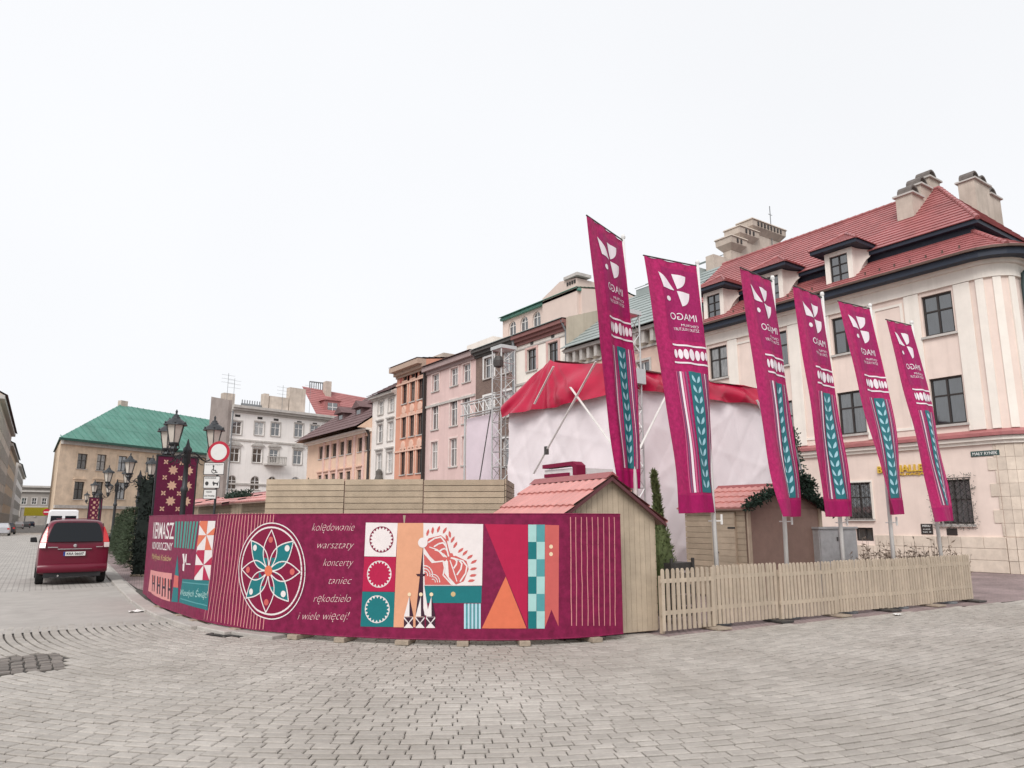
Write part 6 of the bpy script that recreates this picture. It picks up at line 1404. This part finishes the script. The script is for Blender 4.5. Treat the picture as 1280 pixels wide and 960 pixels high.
# ------------------------------------------------------------------ fir pillar, pallets, spruces
p = atD(180, 700, 24.5); fp = thing('fir_pillar', 'tall dark pillar clad in fir branches at the stall entrance', 'pillar', (p.x, p.y, 0)); zt_ = atD(182, 592, 24.5).z - .12
mb = MB(); U = Vector((.82, -.57, 0)); V = Vector((.57, .82, 0)); q = []
for k in range(220): q.append((p + U * rf.uniform(-.22, .22) + V * rf.uniform(-.3, .3) + Vector((0, 0, rf.uniform(.1, zt_ - .1) - p.z)), .16))
sprigs(mb, q, 5200, rf, .13, .025); mb.obox(p - U * .2 - V * .3 + Vector((0, 0, .05 - p.z)), U * .4, V * .6, (0, 0, zt_ - .15)); mb.build('branches', mat('black green fir', (.012, .020, .015), .85, .4, 10, rnd=.3, island=True), fp, fix=False)
m_ = MB(); m_.obox(p - U * .25 - V * .35 + Vector((0, 0, -p.z)), U * .5, V * .7, (0, 0, .06)); m_.build('base', M_BLOCK, fp)
p = atD(189, 700, 22.6); pt = thing('pallet_stack', 'upright stack of pale slats between the fir pillar and the hoarding', 'pallets', (p.x, p.y, 0))
for k in range(11): m_ = MB(); m_.obox((p.x - .12, p.y, .1 + k * .155), U * .42, V * .5, (0, 0, .07)); m_.build('slat', mat('pale slat', (.56, .52, .48), .8, .1, 6, rnd=.1), pt)
for s_ in (0, .36): m_ = MB(); m_.obox(Vector((p.x - .12, p.y, .02)) + U * s_ + V * .1, U * .05, V * .3, (0, 0, 1.85)); m_.build('upright', M_FR_D, pt)
def spruce(label, x, y, h, r, group):
    t = thing('spruce_tree', label, 'tree', (x, y, 0), group); m_ = MB(); m_.tube([(x, y, 0), (x, y, h * .95)], [.045, .01], 6); m_.build('trunk', M_BLOCK, t)
    mb = MB(); n = int(h * 14)
    for k in range(n):
        f = k / n; z = h * (.06 + .92 * f); rr = r * (1 - f) ** 1.0 + .02; m = int(7 + 9 * (1 - f))
        for j in range(m):
            a = rf.uniform(0, 6.283); L = rr * rf.uniform(.7, 1.1); d = Vector((math.cos(a), math.sin(a), rf.uniform(-.12, .35))); o = Vector((x, y, z))
            for w_ in range(9):
                s_ = rf.uniform(.2, 1); c = o + d * L * s_; e = (d + Vector((rf.gauss(0, .6), rf.gauss(0, .6), rf.gauss(.1, .4)))).normalized() * rf.uniform(.09, .2); qv = e.cross(Vector((rf.gauss(0, 1), rf.gauss(0, 1), rf.gauss(0, 1)))).normalized() * .011
                mb.add([c - qv * .4, c + e * .5 - qv, c + e, c + e * .5 + qv], [(0, 1, 2, 3)])
    mb.build('crown', mat('spruce needles', (.055, .078, .042), .8, .3, 8, rnd=.45, island=True), t, fix=False); return t
for i in range(9):
    d = 27.2 + i * 1.9; x = 166 - i * 2.9; q = atD(x - (4 if i % 2 else 0), 700, d); spruce('cut spruce tree standing in the row along the kerb', q.x + .1 * (i % 2), q.y, rf.uniform(1.95, 2.5), rf.uniform(.5, .6), 'spruces in a row along the kerb')
# ------------------------------------------------------------------ cars
M_CAR = mat('wine red car paint', (.13, .003, .02), .3, .06, 2, spec=.45); M_CGL = mat('tinted car glass', (.008, .010, .013), .08, .05, 1, spec=.3)
M_TYRE = mat('tyre rubber', (.018, .018, .018), .9); M_RIM = mat('wheel rim', (.38, .38, .39), .35, metal=.7); M_TL = mat('red tail lamp', (.55, .012, .015), .12, spec=.8); M_TLW = mat('clear lamp lens', (.60, .50, .47), .15, spec=.8)
M_BLK = mat('black plastic', (.02, .02, .022), .6); M_CHR = mat('chrome', (.62, .60, .60), .15, metal=.9)
def ringcar(mb, secs):
    """secs: (y, z_bottom, z_belt, z_top, half widths at bottom, belt, top)"""
    n0 = None; b0 = len(mb.v)
    for y, zb, zl, zt_, wb, wl_, wt in secs:
        zt_ = max(zt_, zl + .02); m = zl + (zt_ - zl) * .5; wm = wl_ + (wt - wl_) * .42
        half = [(wb * .92, zb), (wb, zb + .06), (wl_ * 1.0, zb + (zl - zb) * .55), (wl_, zl), (wm, m), (wt, zt_ - .07 * min(1, (zt_ - zl) * 2)), (wt * .86, zt_)]
        ring = [(x, y, z) for x, z in half] + [(-x, y, z) for x, z in half[::-1]]; n0 = len(ring); mb.v += [Vector(r) for r in ring]
    for i in range(len(secs) - 1):
        for k in range(n0): a = b0 + i * n0 + k; b = b0 + i * n0 + (k + 1) % n0; mb.f.append((a, b, b + n0, a + n0))
    mb.f.append(tuple(b0 + k for k in reversed(range(n0)))); mb.f.append(tuple(b0 + (len(secs) - 1) * n0 + k for k in range(n0)))
def wheel(parent, x, y, r, w, sx):
    m_ = MB(); m_.lathe([(r * .62, -w / 2), (r * .93, -w / 2), (r, -w * .38), (r, w * .38), (r * .93, w / 2), (r * .62, w / 2)], (x, y, r), 24, (1, 0, 0)); W = m_.build('wheel', M_TYRE, parent, smooth=False)
    m_ = MB(); m_.lathe([(r * .6, -w * .3), (r * .62, w * .42), (r * .5, w * .36), (r * .12, w * .42), (.01, w * .44)], (x, y, r), 20, (sx, 0, 0)); m_.build('rim', M_RIM, W)
def minivan(t, paint, W=.87, H=1.83, L=4.2, s=1):
    b = MB(); ringcar(b, [(.04, .36, 1.1, 1.12, W * .9, W * .95, W * .86), (.0 + .08, .30, 1.14, 1.25, W * .97, W * .985, W * .86), (.2, .28, 1.14, 1.52, W, W, W * .80), (.34, .26, 1.14, H - .04, W, W, W * .76), (.6, .25, 1.13, H, W, W, W * .76), (2.2, .25, 1.08, H - .02, W, W, W * .76), (2.9, .25, 1.04, H - .12, W, W, W * .72), (3.45, .25, 1.0, 1.2, W, W * .98, W * .7), (3.95, .28, .82, .92, W * .97, W * .92, W * .7), (4.2, .36, .62, .7, W * .85, W * .8, W * .6)])
    body = b.build('body', paint, t, smooth=True); sub = body.modifiers.new('sub', 'SUBSURF'); sub.levels = sub.render_levels = 2
    ww = lambda z: W * (.985 - (z - 1.14) / (H - 1.14) * .225)
    yy = lambda z: .055 + (z - 1.14) / (H - .1 - 1.14) * .27
    def hatch(z, x, o=0): return Vector((x, yy(z) - o, z))
    m_ = MB(); zs = [1.19, 1.3, 1.5, 1.68, 1.73]; fr = [.80, .83, .83, .80, .72]; n = 8
    for z, f in zip(zs, fr):
        for k in range(n + 1): x = (k / n * 2 - 1) * ww(z) * f; m_.v.append(hatch(z, x, .075 - .05 * (x / W) ** 2))
    m_.f = [(j * (n + 1) + k, j * (n + 1) + k + 1, (j + 1) * (n + 1) + k + 1, (j + 1) * (n + 1) + k) for j in range(len(zs) - 1) for k in range(n)]
    m_.build('rear_window', M_CGL, t, smooth=True, fix=False)
    for sx in (-1, 1):
        m_ = MB(); m_.prism([hatch(1.17, sx * W * .80, .035), hatch(1.17, sx * W * .985, -.02), hatch(1.38, sx * W * .93, -.02), hatch(1.62, sx * W * .815, .0), hatch(1.6, sx * W * .79, .02)], (0, .1, 0)); tl__ = m_.build('tail_lamp', M_TL, t, bevel=.01)
        m_ = MB(); m_.prism([hatch(1.03, sx * W * .83, .045), hatch(1.03, sx * W * .985, -.02), hatch(1.165, sx * W * .985, -.02), hatch(1.165, sx * W * .82, .04)], (0, .1, 0)); m_.build('lens', M_TLW, tl__)
        m_ = MB(); m_.prism([(sx * W * .97, 1.0, 1.16), (sx * W * .97, 2.75, 1.12), (sx * W * .80, 2.5, 1.66), (sx * W * .80, .95, 1.70)], (sx * .03, 0, 0)); m_.build('side_window', M_CGL, t)
        m_ = MB(); m_.prism([(sx * (W + .02), 2.62, 1.12), (sx * (W + .21), 2.6, 1.13), (sx * (W + .22), 2.6, 1.27), (sx * (W + .06), 2.62, 1.28)], (0, .1, 0)); m_.build('mirror', M_BLK, t, bevel=.02)
        for y in (.78, 3.35): wheel(t, sx * (W - .1), y, .315, .2, sx)
    m_ = MB(); n = 10
    pr = [(k / n * 2 - 1) for k in range(n + 1)]
    for z, o in ((.34, .03), (.36, .07), (.54, .075), (.57, .03)):
        for q in pr: m_.v.append(Vector((q * W * .985, .035 - o + .10 * abs(q) ** 4, z)))
    m_.f = [(j * (n + 1) + k, j * (n + 1) + k + 1, (j + 1) * (n + 1) + k + 1, (j + 1) * (n + 1) + k) for j in range(3) for k in range(n)]; m_.build('bumper', paint, t, smooth=True, fix=False)
    m_ = MB(); m_.box(-W * .8, W * .8, .03, .6, .22, .34); m_.build('underbody', M_BLK, t)
    m_ = MB(); m_.box(-.42, .42, -.005, .03, .98, 1.0); m_.build('chrome_strip', M_CHR, t)
    m_ = MB(); m_.box(-.27, .27, -.012, .0, .80, .915); pl_ = m_.build('number_plate', M_SW, t); m_ = MB(); m_.box(-.27, -.225, -.0145, -.0125, .80, .915); m_.build('blue_band', mat('plate blue', (.02, .05, .25), .5), pl_)
    FP = Fac((0, -.012, 0), (1, 0, 0), (0, -1, 0)); solidtext('lettering', 'KRA 06607', FP, .02, .822, .42, .07, .002, .004, M_SB, t, 1, .02).parent = pl_
    m_ = MB(); m_.lathe([(.045, 0), (.045, .012), (.03, .016)], (0, .02, 1.08), 14, (0, -1, 0)); m_.build('emblem', M_CHR, t)
    m_ = MB(); m_.bar(hatch(1.2, 0, .05), hatch(1.27, .2, .06), .02, .015); m_.build('wiper', M_BLK, t)
    m_ = MB(); m_.tube([(-.35, .06, .26), (-.35, -.03, .26)], .025, 8); m_.build('exhaust', M_CHR, t)
    m_ = MB(); m_.box(-.66, -.42, -.001, .02, 1.03, 1.055); m_.box(.52, .7, -.001, .02, 1.03, 1.055); m_.build('badge', M_CHR, t)
    m_ = MB(); m_.box(-W * .6, W * .6, .3, .36, H - .01, H + .012); m_.build('roof_spoiler', paint, t, bevel=.01)
pc = onG(90, 731); car = thing('parked_car', 'wine red minivan with dark rear window parked beside the spruces', 'car', (0, 0, 0)); minivan(car, M_CAR); car.location = (pc.x - .02, pc.y + .05, 0); car.rotation_euler = (0, 0, R(-1.5))
# white delivery van beyond
vp = atD(79, 650, 54); van = thing('delivery_van', 'white delivery van standing ahead of the wine red minivan', 'van', (0, 0, 0)); M_VAN = mat('white van paint', (.72, .72, .73), .35, .04)
b = MB(); ringcar(b, [(.0, .4, 1.2, 2.45, .95, .98, .9), (.1, .35, 1.2, 2.55, .99, 1.0, .92), (3.6, .35, 1.2, 2.55, .99, 1.0, .92), (4.2, .35, 1.2, 2.3, .98, .98, .85), (4.8, .4, 1.1, 1.3, .95, .92, .8), (5.4, .45, .8, .95, .9, .85, .7)]); b.build('body', M_VAN, van)
for sx in (-1, 1):
    m_ = MB(); m_.box(min(sx * .1, sx * .8), max(sx * .1, sx * .8), -.02, .01, 1.45, 2.1); m_.build('rear_window', M_CGL, van); m_ = MB(); m_.box(min(sx * .88, sx * .97), max(sx * .88, sx * .97), -.03, .05, .9, 1.4); m_.build('tail_lamp', M_TL, van)
    for y in (.9, 4.3): wheel(van, sx * .88, y, .34, .22, sx)
m_ = MB(); m_.box(-.98, .98, -.1, .02, .35, .55); m_.build('bumper', M_BLK, van); van.location = (vp.x, vp.y, 0); van.rotation_euler = (0, 0, R(-2.03))
# small far cars on the street
def farcar(label, x, d, paint, h=1.45, grp='far cars in the street'):
    t = thing('parked_car', label, 'car', (0, 0, 0), None); b = MB(); ringcar(b, [(0, .35, .8, .95, .8, .82, .7), (.15, .25, .85, 1.0, .86, .87, .75), (.7, .25, .88, h, .87, .88, .66), (2.2, .25, .86, h, .87, .88, .66), (3.0, .25, .84, .95, .87, .86, .7), (4.1, .3, .66, .74, .8, .78, .6)]); b.build('body', paint, t)
    m_ = MB(); m_.prism([(-.62, .28, .98), (.62, .28, .98), (.54, .66, h - .07), (-.54, .66, h - .07)], (0, -.05, .0)); m_.build('rear_window', M_CGL, t)
    for sx in (-1, 1):
        for y in (.7, 3.3): wheel(t, sx * .78, y, .31, .2, sx)
        m_ = MB(); m_.box(min(sx * .6, sx * .82), max(sx * .6, sx * .82), -.02, .05, .72, .88); m_.build('tail_lamp', M_TL, t)
    p = atD(x, 650, d); t.location = (p.x, p.y, 0); t.rotation_euler = (0, 0, R(-2.03))
farcar('dark car parked at the left side of the far street', 10, 92, mat('dark car paint', (.03, .03, .035), .3))
farcar('white car driving away down the far street', 24, 150, M_VAN); farcar('grey car farther down the far street', 33, 165, mat('grey car paint', (.2, .2, .21), .3))
farcar('dark blue car waiting at the end of the far street', 39, 190, mat('navy car paint', (.03, .04, .08), .3)); farcar('silver car at the left edge of the street', 2.5, 84, mat('silver car paint', (.5, .5, .52), .3, metal=.4))
q = atD(57, 650, 75); ns = thing('road_sign', 'small red and white round sign beside the far street', 'sign', (q.x, q.y, 0)); m_ = MB(); m_.tube([(q.x, q.y, 0), (q.x, q.y, 2.9)], .035, 6); m_.build('post', M_ZINC, ns)
m_ = MB(); m_.lathe([(.33, 0), (.33, .02)], (q.x, q.y - .05, 2.6), 20, (0, -1, 0)); m_.build('disc', M_SR, ns); m_ = MB(); m_.box(q.x - .24, q.x + .24, q.y - .08, q.y - .072, 2.54, 2.66); m_.build('bar', M_SW, ns)
